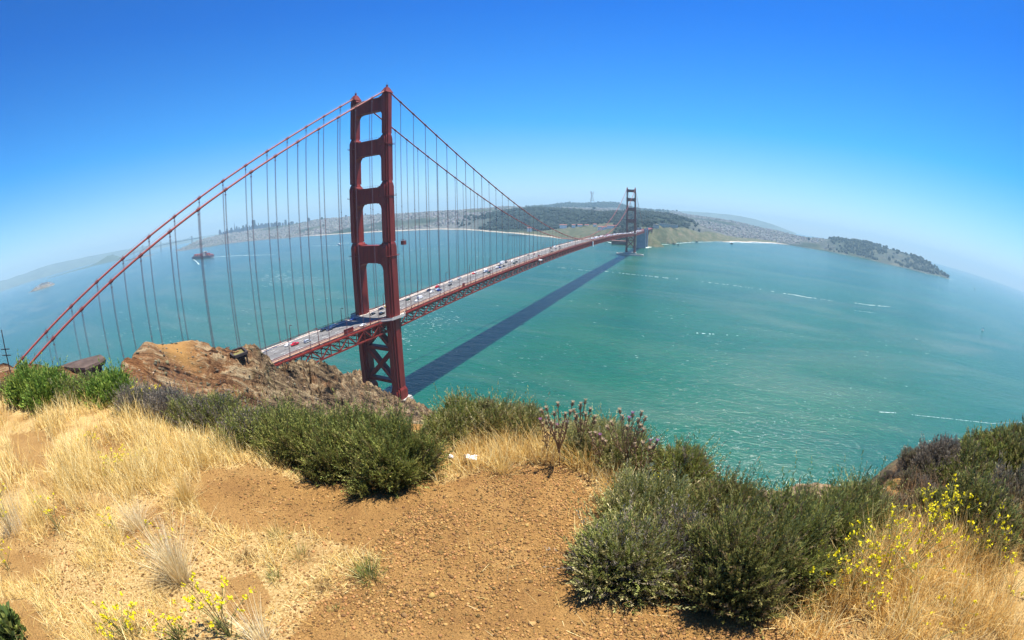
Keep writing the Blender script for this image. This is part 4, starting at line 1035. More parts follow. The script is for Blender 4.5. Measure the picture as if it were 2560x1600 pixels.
for px, s, lab in (((1683, 611.2), 9, 'dark jagged sea rock in the surf right of the far pylon'), ((1741, 605.5), 8, 'dark sea rock in the surf below the bare bluff'), ((1828, 610), 10, 'low dark sea rock off the right beach'), ((1694, 613), 6, 'small dark sea rock beside the jagged one')):
    p = on_z(*px); V = []; m = MB()
    for q in range(4): m.taper(-s+q*s*0.5, s*0.2+q*s*0.4, -s*0.5, s*0.5, -2, -s*0.4+q*s*0.4, q*s*0.4, -s*0.15, s*0.2, s*(0.9-0.2*abs(q-1)))
    o = m.build('sea_rock', flat('wet_rock', (0.04, 0.035, 0.035), 0.8), loc=(p[0], p[1], 0)); o['label'] = lab; o['category'] = 'rock'; o['group'] = 'sea rocks along the far shore'

# ---------------------------------------------------------------- the city across the water
t = NT('tower_block')
g = t.n('ShaderNodeTexCoord'); br = t.n('ShaderNodeTexWave', wave_type='BANDS', bands_direction='Z'); br.inputs['Scale'].default_value = 0.09
gp = t.n('ShaderNodeNewGeometry'); t.l(gp.outputs['Position'], br.inputs['Vector'])
oi = t.n('ShaderNodeObjectInfo')
c = t.mix(oi.outputs['Random'], (0.10, 0.11, 0.14), (0.34, 0.34, 0.36)); c = t.mix(t.math('MULTIPLY', t.math('GREATER_THAN', br.outputs[1], 0.55), 0.45), c, (0.05, 0.06, 0.08))
t.base(c, 0.5, 0.4); M['tower_block'] = t.mat
M['dark_tower'] = flat('dark_granite', (0.045, 0.035, 0.040), 0.5)
S5, S6 = Z(380, 500, 7.56), Z(680, 500, 7.118)
def skyscraper(px, top, wpx, r, lab=None, dark=False, kind=0):
    b = at_d(px, top, r); a, _ = azr(b); w = wpx*0.95*r/1080.0; zt = b[2]; g0 = max(far_z(b[0], b[1]), 0)-8
    m = MB(); hw = w/2; hd = max(w*0.4, 14)
    if kind == 1:                                        # slender pyramid
        m.taper(-hw, hw, -hw, hw, g0, -1.2, 1.2, -1.2, 1.2, zt); m.box(hw*0.5, hw*0.62, -3, 3, g0, g0+(zt-g0)*0.72); m.box(-hw*0.62, -hw*0.5, -3, 3, g0, g0+(zt-g0)*0.72)
    elif kind == 2:
        m.box(-hw, hw, -hd, hd, g0, zt-(zt-g0)*0.12)
        for q in range(5): m.box(-hw+q*w/5+0.1*w/5, -hw+(q+0.9)*w/5, -hd*1.03, hd*1.03, g0, zt-(zt-g0)*(0.02+0.05*(q % 2)))
        m.box(-hw*0.6, hw*0.6, -hd*0.6, hd*0.6, zt-(zt-g0)*0.12, zt)
    else:
        k = (int(px*7) % 3); zz = zt-(zt-g0)*(0.06+0.10*k)
        m.box(-hw, hw, -hd, hd, g0, zz); m.box(-hw*0.75, hw*(0.45+0.2*k), -hd*0.8, hd*0.7, zz, zt)
        if k == 1: m.box(-hw*0.2, hw*0.1, -4, 4, zt, zt+8)
    o = m.build('tower_block' if kind != 1 else 'pyramid_tower', M['dark_tower'] if dark else M['tower_block'], loc=(b[0], b[1], 0))
    o.rotation_euler = (0, 0, -a+math.atan2(ER[1], ER[0]))
    o['label'] = lab or 'hazy grey tower block on the downtown skyline across the bay'; o['category'] = 'tower block'
    o['group'] = 'downtown tower blocks' if lab is None else 'landmark towers downtown'
S5L = [(1282, 565, 52, 'lone broad tower block at the waterfront end of the skyline'), (1350, 605, 50), (1415, 545, 34), (1500, 527, 56), (1600, 500, 46), (1645, 515, 36), (1722, 480, 44), (1778, 465, 38), (1840, 485, 34), (1880, 483, 34),
       (1962, 455, 28), (2010, 428, 18, 'slim pointed tower block right of the dark tallest one'), (2075, 438, 58), (2150, 440, 56), (2200, 430, 46), (2260, 430, 52), (2320, 425, 56), (2350, 400, 22), (1460, 570, 40), (1555, 560, 40), (1690, 530, 40), (1930, 500, 40), (2035, 470, 40), (2120, 465, 40), (1310, 620, 40), (1390, 590, 30), (1440, 600, 36), (1530, 575, 30), (1580, 545, 34), (1620, 560, 40), (1670, 555, 34), (1745, 510, 34), (1800, 505, 40), (1860, 510, 44), (1985, 480, 36), (2180, 455, 34), (2290, 455, 30)]
for q in S5L:
    px, py = S5(q[0], q[1]); skyscraper(px, py, q[2]/7.56, 7200, q[3] if len(q) > 3 else None)
px, py = S5(1918, 378); skyscraper(px, py, 72/7.56, 7350, 'dark brown tallest tower block with a notched top downtown', True, 2)
px, py = S5(1555, 425); skyscraper(px, py, 34/7.56, 7300, 'pale needle shaped pyramid tower on the downtown skyline', False, 1)
for q in [(50, 400, 46), (130, 398, 56), (238, 352, 44, 'tall slab tower right of the main downtown cluster'), (355, 380, 66), (560, 388, 70), (652, 318, 48, 'tall pale slab tower on the hill left of the near tower'), (875, 328, 54), (800, 360, 56), (720, 395, 56), (1315, 268, 40, 'square tower block on the hill just left of the near tower'),
          (1660, 240, 28), (1765, 262, 46), (1890, 238, 46, 'square tower block seen through the third opening of the near tower'), (1040, 395, 50), (900, 400, 44), (670, 400, 40), (300, 400, 40), (440, 400, 44), (190, 405, 40)]:
    px, py = S6(q[0], q[1]); skyscraper(px, py, q[2]/7.118, 6150 if q[0] > 500 else 6800, q[3] if len(q) > 3 else None)
# the thousands of low houses that read as one carpet
N = 14000; azs = RNG.uniform(rad(-42), rad(46), N*5); rs = np.exp(RNG.uniform(math.log(3700), math.log(7900), N*5))
ii = ((azs-rad(-50))/rad(114)*(na-1)).astype(int); jj = ((np.log(rs)-math.log(1780))/(math.log(11500)-math.log(1780))*(nr-1)).astype(int)
ok = (ZZ[ii, jj] > 4) & (tn[ii, jj] > RNG.uniform(0.25, 0.9, len(ii))); azs, rs, ii, jj = [q[ok][:N] for q in (azs, rs, ii, jj)]
hx = XY[ii, jj]+RNG.uniform(-8, 8, (len(ii), 2)); hz = ZZ[ii, jj]
def many_boxes(name, C, zb, wx, wy, hh, rot, mat, col, gable=0.0, **props):
    n = len(C); sgn = np.array([(-1, -1), (1, -1), (1, 1), (-1, 1)], float)
    cs, sn_ = np.cos(rot), np.sin(rot)
    lx = sgn[None, :, 0]*wx[:, None]/2; ly = sgn[None, :, 1]*wy[:, None]/2
    X_ = C[:, None, 0]+lx*cs[:, None]-ly*sn_[:, None]; Y_ = C[:, None, 1]+lx*sn_[:, None]+ly*cs[:, None]
    lo = np.stack([X_, Y_, np.repeat((zb-6)[:, None], 4, 1)], -1); hi = np.stack([X_, Y_, np.repeat((zb+hh)[:, None], 4, 1)], -1)
    V = np.concatenate([lo, hi], 1).reshape(-1, 3); b = np.arange(n)[:, None, None]*8
    F = (b+np.array([(4, 5, 6, 7), (0, 1, 5, 4), (1, 2, 6, 5), (2, 3, 7, 6), (3, 0, 4, 7)])[None]).reshape(-1, 4)
    return np_obj(name, V, F, mat, np.repeat(col, 8, 0), **props)
t = NT('house_paint'); t.base(t.attr(), 0.85, 0.2); M['tinted'] = t.mat
n = len(hx); hc = RNG.uniform(0.12, 0.33, (n, 1))*np.array([[1, 0.98, 0.96]])*RNG.uniform(0.9, 1.1, (n, 3)); dk = RNG.random(n) < 0.3; hc[dk] *= 0.4
many_boxes('city_houses', hx, hz, RNG.uniform(7, 13, n), RNG.uniform(7, 18, n), RNG.uniform(5, 11, n)*np.where(RNG.random(n) < 0.03, 1.7, 1), RNG.uniform(0, 1.57, n), M['tinted'], np.clip(hc, 0, 0.8), kind='stuff')
# woods of the far shore: uneven clumps of crowns
ph = (1+5**0.5)/2
ICO = np.array([(-1, ph, 0), (1, ph, 0), (-1, -ph, 0), (1, -ph, 0), (0, -1, ph), (0, 1, ph), (0, -1, -ph), (0, 1, -ph), (ph, 0, -1), (ph, 0, 1), (-ph, 0, -1), (-ph, 0, 1)], float)/math.hypot(1, ph)
ICF = np.array([(0, 11, 5), (0, 5, 1), (0, 1, 7), (0, 7, 10), (0, 10, 11), (1, 5, 9), (5, 11, 4), (11, 10, 2), (10, 7, 6), (7, 1, 8), (3, 9, 4), (3, 4, 2), (3, 2, 6), (3, 6, 8), (3, 8, 9), (4, 9, 5), (2, 4, 11), (6, 2, 10), (8, 6, 7), (9, 8, 1)])
def blobs(name, C, R, col, mat, jitter=0.35, squash=1.0, **props):
    n = len(C); V = ICO[None]*(1+RNG.uniform(-jitter, jitter, (n, 12, 1))); V[:, :, 2] *= squash
    V = V*R[:, None, None]+C[:, None, :]; F = (np.arange(n)[:, None, None]*12+ICF[None]).reshape(-1, 3)
    return np_obj(name, V.reshape(-1, 3), F, mat, np.repeat(col, 12, 0), **props)
N = 16000; azs = RNG.uniform(rad(-44), rad(62), N*6); rs = np.exp(RNG.uniform(math.log(2100), math.log(8200), N*6))
ii = ((azs-rad(-50))/rad(114)*(na-1)).astype(int); jj = ((np.log(rs)-math.log(1780))/(math.log(11500)-math.log(1780))*(nr-1)).astype(int)
clump = fbm(np.stack([XY[ii, jj][:, 0]/170, XY[ii, jj][:, 1]/170, 0*azs], -1), 3, 91)
pw_ = np.clip(wood*1.1+0.08, 0, 1); pw_[bl] = 0.04; pw_[gr] = 0.06
ok = (ZZ[ii, jj] > 6) & (pw_[ii, jj]*np.clip(0.75+clump, 0, 1.3) > RNG.uniform(0.1, 1.0, len(ii))); ii, jj, rs = [q[ok][:N] for q in (ii, jj, rs)]
n = len(ii); fr = RNG.uniform(6, 13, n)*np.clip(rs[:n]/3400, 0.8, 1.6)
fc = np.array([[0.013, 0.026, 0.021]])*RNG.uniform(0.5, 1.5, (n, 1))*RNG.uniform(0.9, 1.15, (n, 3))
blobs('far_forest', np.concatenate([XY[ii, jj]+RNG.uniform(-9, 9, (n, 2)), (ZZ[ii, jj]+fr*0.7)[:, None]], 1), fr, fc, M['tinted'], 0.4, 1.15, kind='stuff')
# single buildings, piers, masts on the far shore
M['roof_red'] = flat('red_roof', (0.30, 0.10, 0.07), 0.8)
def block(name, px, py, r, w, dpt, h, lab, mat='white', roof='roof_red', group=None, rz=0.0, flatroof=False):
    b = at_d(px, py, r); a, _ = azr(b); z = b[2]
    e = empty(name, (b[0], b[1], z), -a+math.atan2(ER[1], ER[0])+rz, label=lab, category='building', group=group)
    m = MB(); m.box(-w/2, w/2, -dpt/2, dpt/2, -12, h); m.build('wall', M[mat], e)
    m = MB()
    if flatroof: m.box(-w/2-0.5, w/2+0.5, -dpt/2-0.5, dpt/2+0.5, h, h+1.2)
    else:
        m.add([(-w/2-1, -dpt/2-1, h), (w/2+1, -dpt/2-1, h), (w/2+1, dpt/2+1, h), (-w/2-1, dpt/2+1, h), (-w/2-1, 0, h+dpt*0.3), (w/2+1, 0, h+dpt*0.3)], [(3, 2, 1, 0), (0, 1, 5, 4), (2, 3, 4, 5), (0, 4, 3), (1, 2, 5)])
    m.build('roof', M[roof], e)
    m = MB()
    for q in range(max(2, int(w/6))):
        u = -w/2+(q+0.5)*w/max(2, int(w/6)); m.box(u-1, u+1, -dpt/2-0.08, dpt/2+0.08, h*0.35, h*0.75)
    m.build('window', M['glass'], e)
for px, py, r, w, lab in ((1408, 566, 2740, 44, 'long white barracks among the dark trees above the cable low point'), (1434, 566, 2720, 22, 'small white house in the trees right of the long barracks'), (1450, 565.5, 2740, 30, 'pale house with a bright gable midway in the trees'),
                          (1467, 566, 2760, 26, 'white house in the trees left of the rising far cables'), (1487, 564.5, 2700, 20, 'small white house just left of the rising far cables'), (1506, 571, 2500, 50, 'white row building behind the rising far cable'),
                          (1531, 568, 2550, 62, 'long white low building left of the far tower'), (1548, 571, 2500, 26, 'short white building touching the far tower'), (1535, 554.5, 2950, 46, 'broad pale building in the woods left of the far tower'),
                          (1552, 554, 2950, 36, 'pinkish building in the woods close left of the far tower'), (1597, 555, 2950, 44, 'pinkish building in the woods right of the far tower'), (1324, 574, 2620, 26, 'red roofed hall left of the green field')):
    block('barracks', px, py, r, w, 13, 9, lab, 'white', group='buildings in the far woods')
for px, py, r, w, lab in ((1660, 562.5, 2420, 60, 'long cream wall building on the bluff top right of the pylon'), (1640, 565, 2250, 30, 'cream building at the near end of the bluff top'), (1683, 564.5, 2650, 56, 'long cream building at the right end of the bluff top')):
    block('battery', px, py, r, w, 12, 7, lab, 'concrete', 'concrete', group='low buildings on the bluff top', flatroof=True)
p = on_z(1553, 609.5, 3)
fo = empty('brick_fort', (p[0], p[1], 0), 0.1, label='low dark brick fort at the waterline behind the far tower', category='fort')
M['brick'] = flat('old_brick', (0.16, 0.07, 0.055), 0.9)
m = MB(); m.box(-42, 30, -20, 24, -2, 15); m.build('wall', M['brick'], fo); m = MB(); m.box(-43, 31, -21, 25, 15, 16.5); m.build('parapet', M['brick'], fo)
for q in range(9): m = MB(); m.box(-40+q*8, -37+q*8, -20.1, -19.9, 5, 9); m.build('embrasure', M['black'], fo)
M['wood_dark'] = flat('dark_timber', (0.05, 0.04, 0.04), 0.9)
a_, b_ = on_z(1270.5, 589.2), on_z(1316, 589.5)
fp = empty('fishing_pier', (0, 0, 0), label='dark fishing pier standing out from the green shore', category='pier')
m = MB(); m.bar((a_[0], a_[1], 3.2), (b_[0], b_[1], 3.2), 9, 1.0); m.build('pier_deck', M['wood_dark'], fp)
m = MB()
for q in range(14):
    f = q/13; m.bar((a_[0]+(b_[0]-a_[0])*f, a_[1]+(b_[1]-a_[1])*f, -3), (a_[0]+(b_[0]-a_[0])*f, a_[1]+(b_[1]-a_[1])*f, 2.9), 2.0)
m.build('pile', M['wood_dark'], fp, kind='stuff')
# lattice mast on the high hill
b = at_d(1479.6, 505.5, 8160); zb, zt = b[2]-20, at_d(1479.6, 478, 8160)[2]
ma = empty('lattice_mast', (b[0], b[1], 0), label='tall three legged red and white lattice mast on the far hill', category='mast')
M['mast'] = flat('mast_paint', (0.40, 0.16, 0.14), 0.7)
def mx3(f, k):
    w = 46-30*min(f/0.62, 1)+16*max(0, (f-0.62)/0.38); an = k*2*math.pi/3+0.4; return Vector((w*math.cos(an), w*math.sin(an), zb+(zt-zb)*f))
for k in range(3):
    m = MB(); m.tube([mx3(f/12, k) for f in range(13)], 4.0, 5); m.build('leg', M['mast'], ma)
for f in (0.22, 0.42, 0.62, 0.80):
    m = MB()
    for k in range(3): m.bar(mx3(f, k), mx3(f, (k+1) % 3), 5.0); m.bar(mx3(f, k), mx3(f+0.18, (k+1) % 3), 1.6)
    m.build('cross_member', M['mast'], ma)
# the second bridge far across the bay
fb = empty('suspension_bridge', (0, 0, 0), label='faint grey suspension bridge from the wooded island to the city far left', category='bridge')
M['far_steel'] = flat('far_grey_steel', (0.16, 0.18, 0.20), 0.7)
def fbp(px, py): f = (px-312)/(500-312); return at_d(px, py, 10200+(8300-10200)*f)
dk = [fbp(312, 644), fbp(334, 632.5), fbp(356, 625), fbp(380, 618.6), fbp(401, 613.5), fbp(425, 608.5), fbp(450, 603.6), fbp(479, 598), fbp(500, 594.5)]
m = MB()
for a, b in zip(dk[:-1], dk[1:]): m.bar(a, b, 20, 13)
m.build('bridge_deck', M['far_steel'], fb)
tws = []
for px, t0, b0 in ((334, 622, 639), (356, 613.5, 631), (401, 603.5, 622.5), (425, 598.5, 617), (479, 590.0, 607)):
    T_ = fbp(px, t0); B_ = fbp(px, b0); m = MB(); zz = max(T_[2], 140); tws.append((T_[0], T_[1], zz))
    for s in (-10, 10): m.bar((T_[0], T_[1]+s, -2), (T_[0], T_[1]+s, zz), 9)
    m.bar((T_[0], T_[1]-10, zz-4), (T_[0], T_[1]+10, zz-4), 6); m.build('tower', M['far_steel'], fb)
m = MB()
for a, b in zip(tws[:-1], tws[1:]):
    pts = [Vector(a).lerp(Vector(b), q/10)-Vector((0, 0, 70*4*(q/10)*(1-q/10))) for q in range(11)]; m.tube(pts, 2.5, 5)
m.build('main_cable', M['far_steel'], fb)
# rocky island with its buildings
ridge('island', [(70, 733), (78, 727.5), (88, 718), (97, 712.5), (107, 707.5), (118, 706.5), (126, 705.5), (137, 709.5)], 4850, 170, M['far_land'] if False else flat('rocky_island', (0.15, 0.13, 0.10), 0.95, 0.1, 0.5, 0.03), seed=12, rough=0.25, kind='structure')
for px, py, w, h, lab, mt in ((110, 709.5, 95, 14, 'long pale cell house on top of the rocky island', 'concrete'), (95, 716, 34, 10, 'small pale block on the left shoulder of the rocky island', 'white'), (126, 708.5, 40, 11, 'square pale block at the right end of the rocky island', 'white'), (104, 719.5, 60, 9, 'low pink barracks near the waterline of the rocky island', 'tan')):
    block('island_building', px, py+1.2, 4800, w, 22, h, lab, mt, 'concrete', group='buildings on the rocky island', flatroof=True)
lt = at_d(103, 706.5, 4800); lh = empty('lighthouse', (lt[0], lt[1], lt[2]-26), label='thin lighthouse tower on top of the rocky island', category='lighthouse')
m = MB(); m.lathe((0, 0, -6), [(3.4, 0), (2.6, 28)], 8); m.build('shaft', M['white'], lh); m = MB(); m.lathe((0, 0, 22), [(3, 0), (3, 3), (0.5, 5)], 8); m.build('lantern', M['black'], lh)

# ---------------------------------------------------------------- vegetation of the headland
def leafmat(name, rough=0.6, trans=0.25):
    t = NT(name); c = t.attr(); t.base(c, rough, 0.25)
    tr = t.n('ShaderNodeBsdfTranslucent'); t.l(c, tr.inputs[0]); mx = t.n('ShaderNodeMixShader'); mx.inputs[0].default_value = trans
    t.l(t.p.outputs[0], mx.inputs[1]); t.l(tr.outputs[0], mx.inputs[2]); t.l(mx.outputs[0], t.out.inputs[0]); return t.mat
M['leaf'] = leafmat('shrub_leaf'); M['straw'] = leafmat('dry_straw', 0.7, 0.3); M['petal'] = leafmat('yellow_petal', 0.6, 0.3)
M['twig'] = flat('grey_twig', (0.26, 0.19, 0.13), 0.9); M['thistle'] = flat('dry_thistle', (0.24, 0.16, 0.085), 0.9)
def unit(v): return v/np.maximum(np.linalg.norm(v, axis=-1, keepdims=True), 1e-9)
def foliage(n, leaves, sprig, leaf, lw, up, seed, pal, R=1.0, H=1.0, fill=0.55, lump=0.42, droop=0.0):
    """sprigs of small leaves through a dome of radius R and height H: vertices, faces, tints and the sprig roots"""
    g = np.random.default_rng(seed)
    d = g.normal(size=(n, 3)); d[:, 2] = np.abs(d[:, 2])*0.9+0.02; d = unit(d)
    k = g.uniform(fill, 1.0, n)**0.6
    l = 1+lump*vnoise(d*2.3+seed)+lump*0.7*vnoise(d*5.1+seed*2)
    root = d*np.array([R, R, H])*(k*l)[:, None]
    ax = unit(d*(1-up)+np.array([0, 0, up])+g.normal(scale=0.28, size=(n, 3)))
    L = sprig*g.uniform(0.6, 1.3, n)*np.where(g.random(n) < 0.06, 1.9, 1.0)
    s = np.tile(np.linspace(0.05, 1.0, leaves), (n, 1))+g.uniform(-0.03, 0.03, (n, leaves))
    base = root[:, None]+ax[:, None]*(s*L[:, None])[..., None]
    rnd = unit(g.normal(size=(n, leaves, 3))); side = unit(np.cross(np.repeat(ax[:, None], leaves, 1), rnd))
    ld = unit(side*(0.85-0.50*s)[..., None]+ax[:, None]*0.85+np.array([0, 0, -droop]))
    ll = leaf*g.uniform(0.7, 1.3, (n, leaves, 1)); wv = unit(np.cross(ld, rnd))*lw*0.5
    tip = base+ld*ll; m = base+ld*ll*0.5
    V = np.stack([base, m+wv, tip, m-wv], 2).reshape(-1, 3)
    F = np.arange(n*leaves*4).reshape(-1, 4)
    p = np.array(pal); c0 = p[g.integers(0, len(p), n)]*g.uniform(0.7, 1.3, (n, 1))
    c = c0[:, None]*(0.62+0.80*s[..., None]**1.5)*g.uniform(0.8, 1.2, (n, leaves, 1))  # tips paler as new growth; bases painted darker to deepen the bush's shade
    return V, F, np.repeat(c.reshape(-1, 3), 4, 0), root
def stems_mesh(name, roots, count, R, seed, r=0.006):
    g = random.Random(seed); m = MB()
    for i in g.sample(range(len(roots)), min(count, len(roots))):
        e = roots[i]; b = np.array([e[0]*0.18, e[1]*0.18, -0.04]); c = (b+e)/2+np.array([e[0]*0.12, e[1]*0.12, -0.05*R])
        m.tube([b, c, e, e*1.06], [r*1.6, r*1.2, r*0.8, r*0.3], 4, False)
    for i in g.sample(range(len(roots)), min(26, len(roots))):
        e = roots[i]; d = unit(e+np.array([g.uniform(-0.3, 0.3), g.uniform(-0.3, 0.3), g.uniform(0.0, 0.5)])*R); q = e+d*R*g.uniform(0.16, 0.40); k = (e+q)/2+np.array([0, 0, 0.03*R]); m.tube([e*0.7, e, k, q], [r*0.7, r*0.55, r*0.4, r*0.2], 3, False)
        w2 = unit(d+np.array([g.uniform(-1, 1), g.uniform(-1, 1), 0.3])); m.tube([k, k+w2*R*0.14], [r*0.4, r*0.15], 3, False)
    return m.mesh(name, M['twig'])
OLIVE = [(0.191, 0.212, 0.052), (0.233, 0.254, 0.061), (0.147, 0.169, 0.043), (0.286, 0.279, 0.079), (0.173, 0.144, 0.05)]
SAGE = [(0.172, 0.181, 0.05), (0.215, 0.214, 0.061), (0.129, 0.143, 0.04), (0.206, 0.151, 0.076), (0.258, 0.235, 0.079)]
GREEN = [(0.136, 0.224, 0.035), (0.184, 0.272, 0.045), (0.248, 0.304, 0.056), (0.096, 0.152, 0.029)]
GREYB = [(0.232, 0.188, 0.143), (0.188, 0.165, 0.128), (0.262, 0.225, 0.165), (0.15, 0.128, 0.098)]
PURPLE = [(0.20, 0.155, 0.095), (0.17, 0.165, 0.08), (0.23, 0.18, 0.12), (0.14, 0.12, 0.07)]
LIME = [(0.3, 0.3, 0.112), (0.375, 0.352, 0.15), (0.247, 0.262, 0.09), (0.45, 0.39, 0.195)]
def shrub(px, base_y, top_y, half, lab, pal, n, seed, leaf=0.027, lw=0.0078, up=0.72, sprig=0.165, name='shrub', fill=0.55, cat='shrub', deep=0.8, leaves=24):
    if px > 430: top_y = top_y+26
    if px > 1500 and base_y > 1370: base_y -= 26
    g = ground_at(px, base_y); dist = np.linalg.norm(g-CAM); R = half*dist/FPX
    a, r = azr(g); rc = r+deep*R; c = polar(a, rc); gz = near_z(c[0], c[1])
    ztop = at_d(px, top_y, rc)[2]; zb = min(gz, g[2])
    H = max(ztop-zb-sprig*0.75, 0.20)
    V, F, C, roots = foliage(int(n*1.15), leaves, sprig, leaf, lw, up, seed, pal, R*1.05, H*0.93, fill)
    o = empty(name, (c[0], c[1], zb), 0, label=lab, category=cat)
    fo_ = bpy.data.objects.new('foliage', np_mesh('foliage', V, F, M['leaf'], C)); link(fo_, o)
    st = bpy.data.objects.new('stems', stems_mesh('stems', roots, 90, R, seed)); link(st, o)
    return o
# the dark bushes between the path and the cliff
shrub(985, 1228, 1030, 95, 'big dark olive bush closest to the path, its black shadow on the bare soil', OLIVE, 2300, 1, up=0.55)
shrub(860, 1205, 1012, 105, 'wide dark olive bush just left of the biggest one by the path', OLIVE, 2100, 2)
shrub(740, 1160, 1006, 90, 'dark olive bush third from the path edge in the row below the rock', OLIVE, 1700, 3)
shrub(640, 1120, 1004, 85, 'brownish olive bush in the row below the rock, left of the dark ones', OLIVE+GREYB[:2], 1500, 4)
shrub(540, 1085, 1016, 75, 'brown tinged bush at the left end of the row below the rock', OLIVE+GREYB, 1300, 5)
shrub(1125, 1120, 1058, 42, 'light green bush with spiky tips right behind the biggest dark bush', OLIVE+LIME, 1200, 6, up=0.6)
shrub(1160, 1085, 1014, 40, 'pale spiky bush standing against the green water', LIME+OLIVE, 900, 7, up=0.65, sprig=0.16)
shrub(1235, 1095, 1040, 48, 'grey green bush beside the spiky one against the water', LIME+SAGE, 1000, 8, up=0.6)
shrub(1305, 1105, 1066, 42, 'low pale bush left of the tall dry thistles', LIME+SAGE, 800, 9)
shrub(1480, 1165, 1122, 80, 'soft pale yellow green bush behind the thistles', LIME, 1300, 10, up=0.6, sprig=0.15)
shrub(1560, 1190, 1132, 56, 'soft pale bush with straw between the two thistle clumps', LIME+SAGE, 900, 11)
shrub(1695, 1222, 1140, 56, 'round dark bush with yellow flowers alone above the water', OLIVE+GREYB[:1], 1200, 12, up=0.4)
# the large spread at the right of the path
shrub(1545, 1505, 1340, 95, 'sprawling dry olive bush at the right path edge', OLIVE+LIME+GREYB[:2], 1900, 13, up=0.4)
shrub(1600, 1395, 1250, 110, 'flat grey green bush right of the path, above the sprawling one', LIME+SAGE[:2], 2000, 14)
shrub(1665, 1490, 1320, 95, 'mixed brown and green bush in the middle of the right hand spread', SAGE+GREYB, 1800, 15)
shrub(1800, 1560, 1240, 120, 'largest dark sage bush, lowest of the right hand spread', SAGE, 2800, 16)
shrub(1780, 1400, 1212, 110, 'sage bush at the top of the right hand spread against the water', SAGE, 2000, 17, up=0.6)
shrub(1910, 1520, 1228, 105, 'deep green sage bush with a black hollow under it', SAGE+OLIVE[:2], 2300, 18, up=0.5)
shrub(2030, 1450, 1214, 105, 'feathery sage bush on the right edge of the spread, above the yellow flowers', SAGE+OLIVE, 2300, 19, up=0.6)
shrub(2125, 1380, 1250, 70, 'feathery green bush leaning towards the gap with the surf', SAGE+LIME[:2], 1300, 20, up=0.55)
# bushes on the left crest
shrub(75, 1010, 905, 46, 'bright green leafy bush on the far left crest below the cable end', GREEN, 1100, 21, leaf=0.045, lw=0.020, sprig=0.2, leaves=16, deep=0.3)
shrub(125, 1015, 925, 60, 'broad bright green bush right of the one below the cable end', GREEN, 1500, 22, leaf=0.045, lw=0.020, sprig=0.2, leaves=16, deep=0.3)
shrub(285, 1010, 928, 55, 'bright green bush in front of the dark concrete slab', GREEN, 1400, 23, leaf=0.045, lw=0.020, sprig=0.2, leaves=16, deep=0.3)
shrub(200, 1010, 944, 55, 'dull green bush between the two bright green ones on the left crest', GREEN[:1]+OLIVE+GREYB[:1], 1200, 24, leaf=0.035, lw=0.012, sprig=0.2, leaves=16, deep=0.3)
shrub(20, 1000, 958, 40, 'dark green bush at the left picture edge on the crest', OLIVE+GREYB[:1], 900, 25, leaf=0.035, lw=0.012, leaves=16, deep=0.3)
shrub(345, 1035, 965, 50, 'grey twiggy bush below the bright green one on the left crest', GREYB+OLIVE[:1], 1200, 26, leaf=0.03, lw=0.008, deep=0.4, leaves=18)
shrub(415, 1045, 985, 50, 'grey twiggy bush at the foot of the red rock slope', GREYB, 1200, 27, leaf=0.03, lw=0.008, deep=0.4, leaves=18)
shrub(475, 1065, 1002, 45, 'dull brown twiggy bush joining the row below the rock', GREYB+OLIVE, 1000, 28, leaf=0.025, lw=0.007, deep=0.5, leaves=18)
# shrubs on the right spur: a few kinds, copied
def shrub_kind(pal, seed, up): 
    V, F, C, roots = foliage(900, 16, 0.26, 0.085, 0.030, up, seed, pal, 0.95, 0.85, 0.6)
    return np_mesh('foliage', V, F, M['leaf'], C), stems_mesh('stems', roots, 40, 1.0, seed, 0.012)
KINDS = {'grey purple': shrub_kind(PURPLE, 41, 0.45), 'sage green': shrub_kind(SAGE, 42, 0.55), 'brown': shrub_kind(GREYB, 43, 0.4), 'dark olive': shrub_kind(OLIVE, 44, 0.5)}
def spur_shrub(px, py, half, kind, h, lab, group=None):
    g = ground_at(px, py); R = half*np.linalg.norm(g-CAM)/FPX
    o = empty('shrub', (g[0], g[1], g[2]-0.05*R), px*0.7, label=lab, category='shrub', group=group); o.scale = (R, R, R*h)
    for nm, me in zip(('foliage', 'stems'), KINDS[kind]): link(bpy.data.objects.new(nm, me), o)
for px, py, hf, kd, h, lab in ((2440, 1330, 120, 'sage green', 0.9, 'big sage green bush behind the yellow flowers at right'), (2520, 1290, 110, 'grey purple', 0.9, 'dark grey purple bush at the right picture edge'),
                               (2335, 1300, 80, 'sage green', 0.8, 'sage bush among the yellow flowers left of the big one'), (2535, 1180, 90, 'sage green', 0.9, 'rounded sage bush high on the right spur at the picture edge'), (2430, 1210, 90, 'sage green', 0.8, 'pale sage bush high on the right spur'),
                               (2350, 1160, 60, 'brown', 0.9, 'round brown bush on the shoulder of the right spur'), (2250, 1290, 60, 'grey purple', 0.7, 'small purple bush beside the gap with the surf'), (2480, 1150, 70, 'dark olive', 0.8, 'dark olive bush on the crest of the right spur'),
                               (2570, 1360, 90, 'grey purple', 0.7, 'grey bush low at the right picture edge')):
    spur_shrub(px, py, hf, kd, h, lab)
rs_ = random.Random(17)
SP = [(2200, 1225), (2212, 1245), (2230, 1215), (2236, 1262), (2250, 1190), (2256, 1240), (2268, 1168), (2275, 1215), (2285, 1155), (2292, 1190), (2305, 1145), (2308, 1230), (2318, 1172), (2328, 1205), (2336, 1138), (2345, 1190), (2360, 1128), (2368, 1170), (2380, 1145), (2385, 1200), (2400, 1138), (2410, 1165), (2420, 1125), (2436, 1150),
      (2450, 1115), (2462, 1175), (2475, 1112), (2490, 1130), (2500, 1108), (2512, 1165), (2524, 1108), (2536, 1130), (2548, 1105), (2556, 1150), (2400, 1230), (2490, 1220), (2300, 1262), (2200, 1275), (2180, 1260), (2220, 1190), (2205, 1205), (2350, 1240), (2380, 1265)]
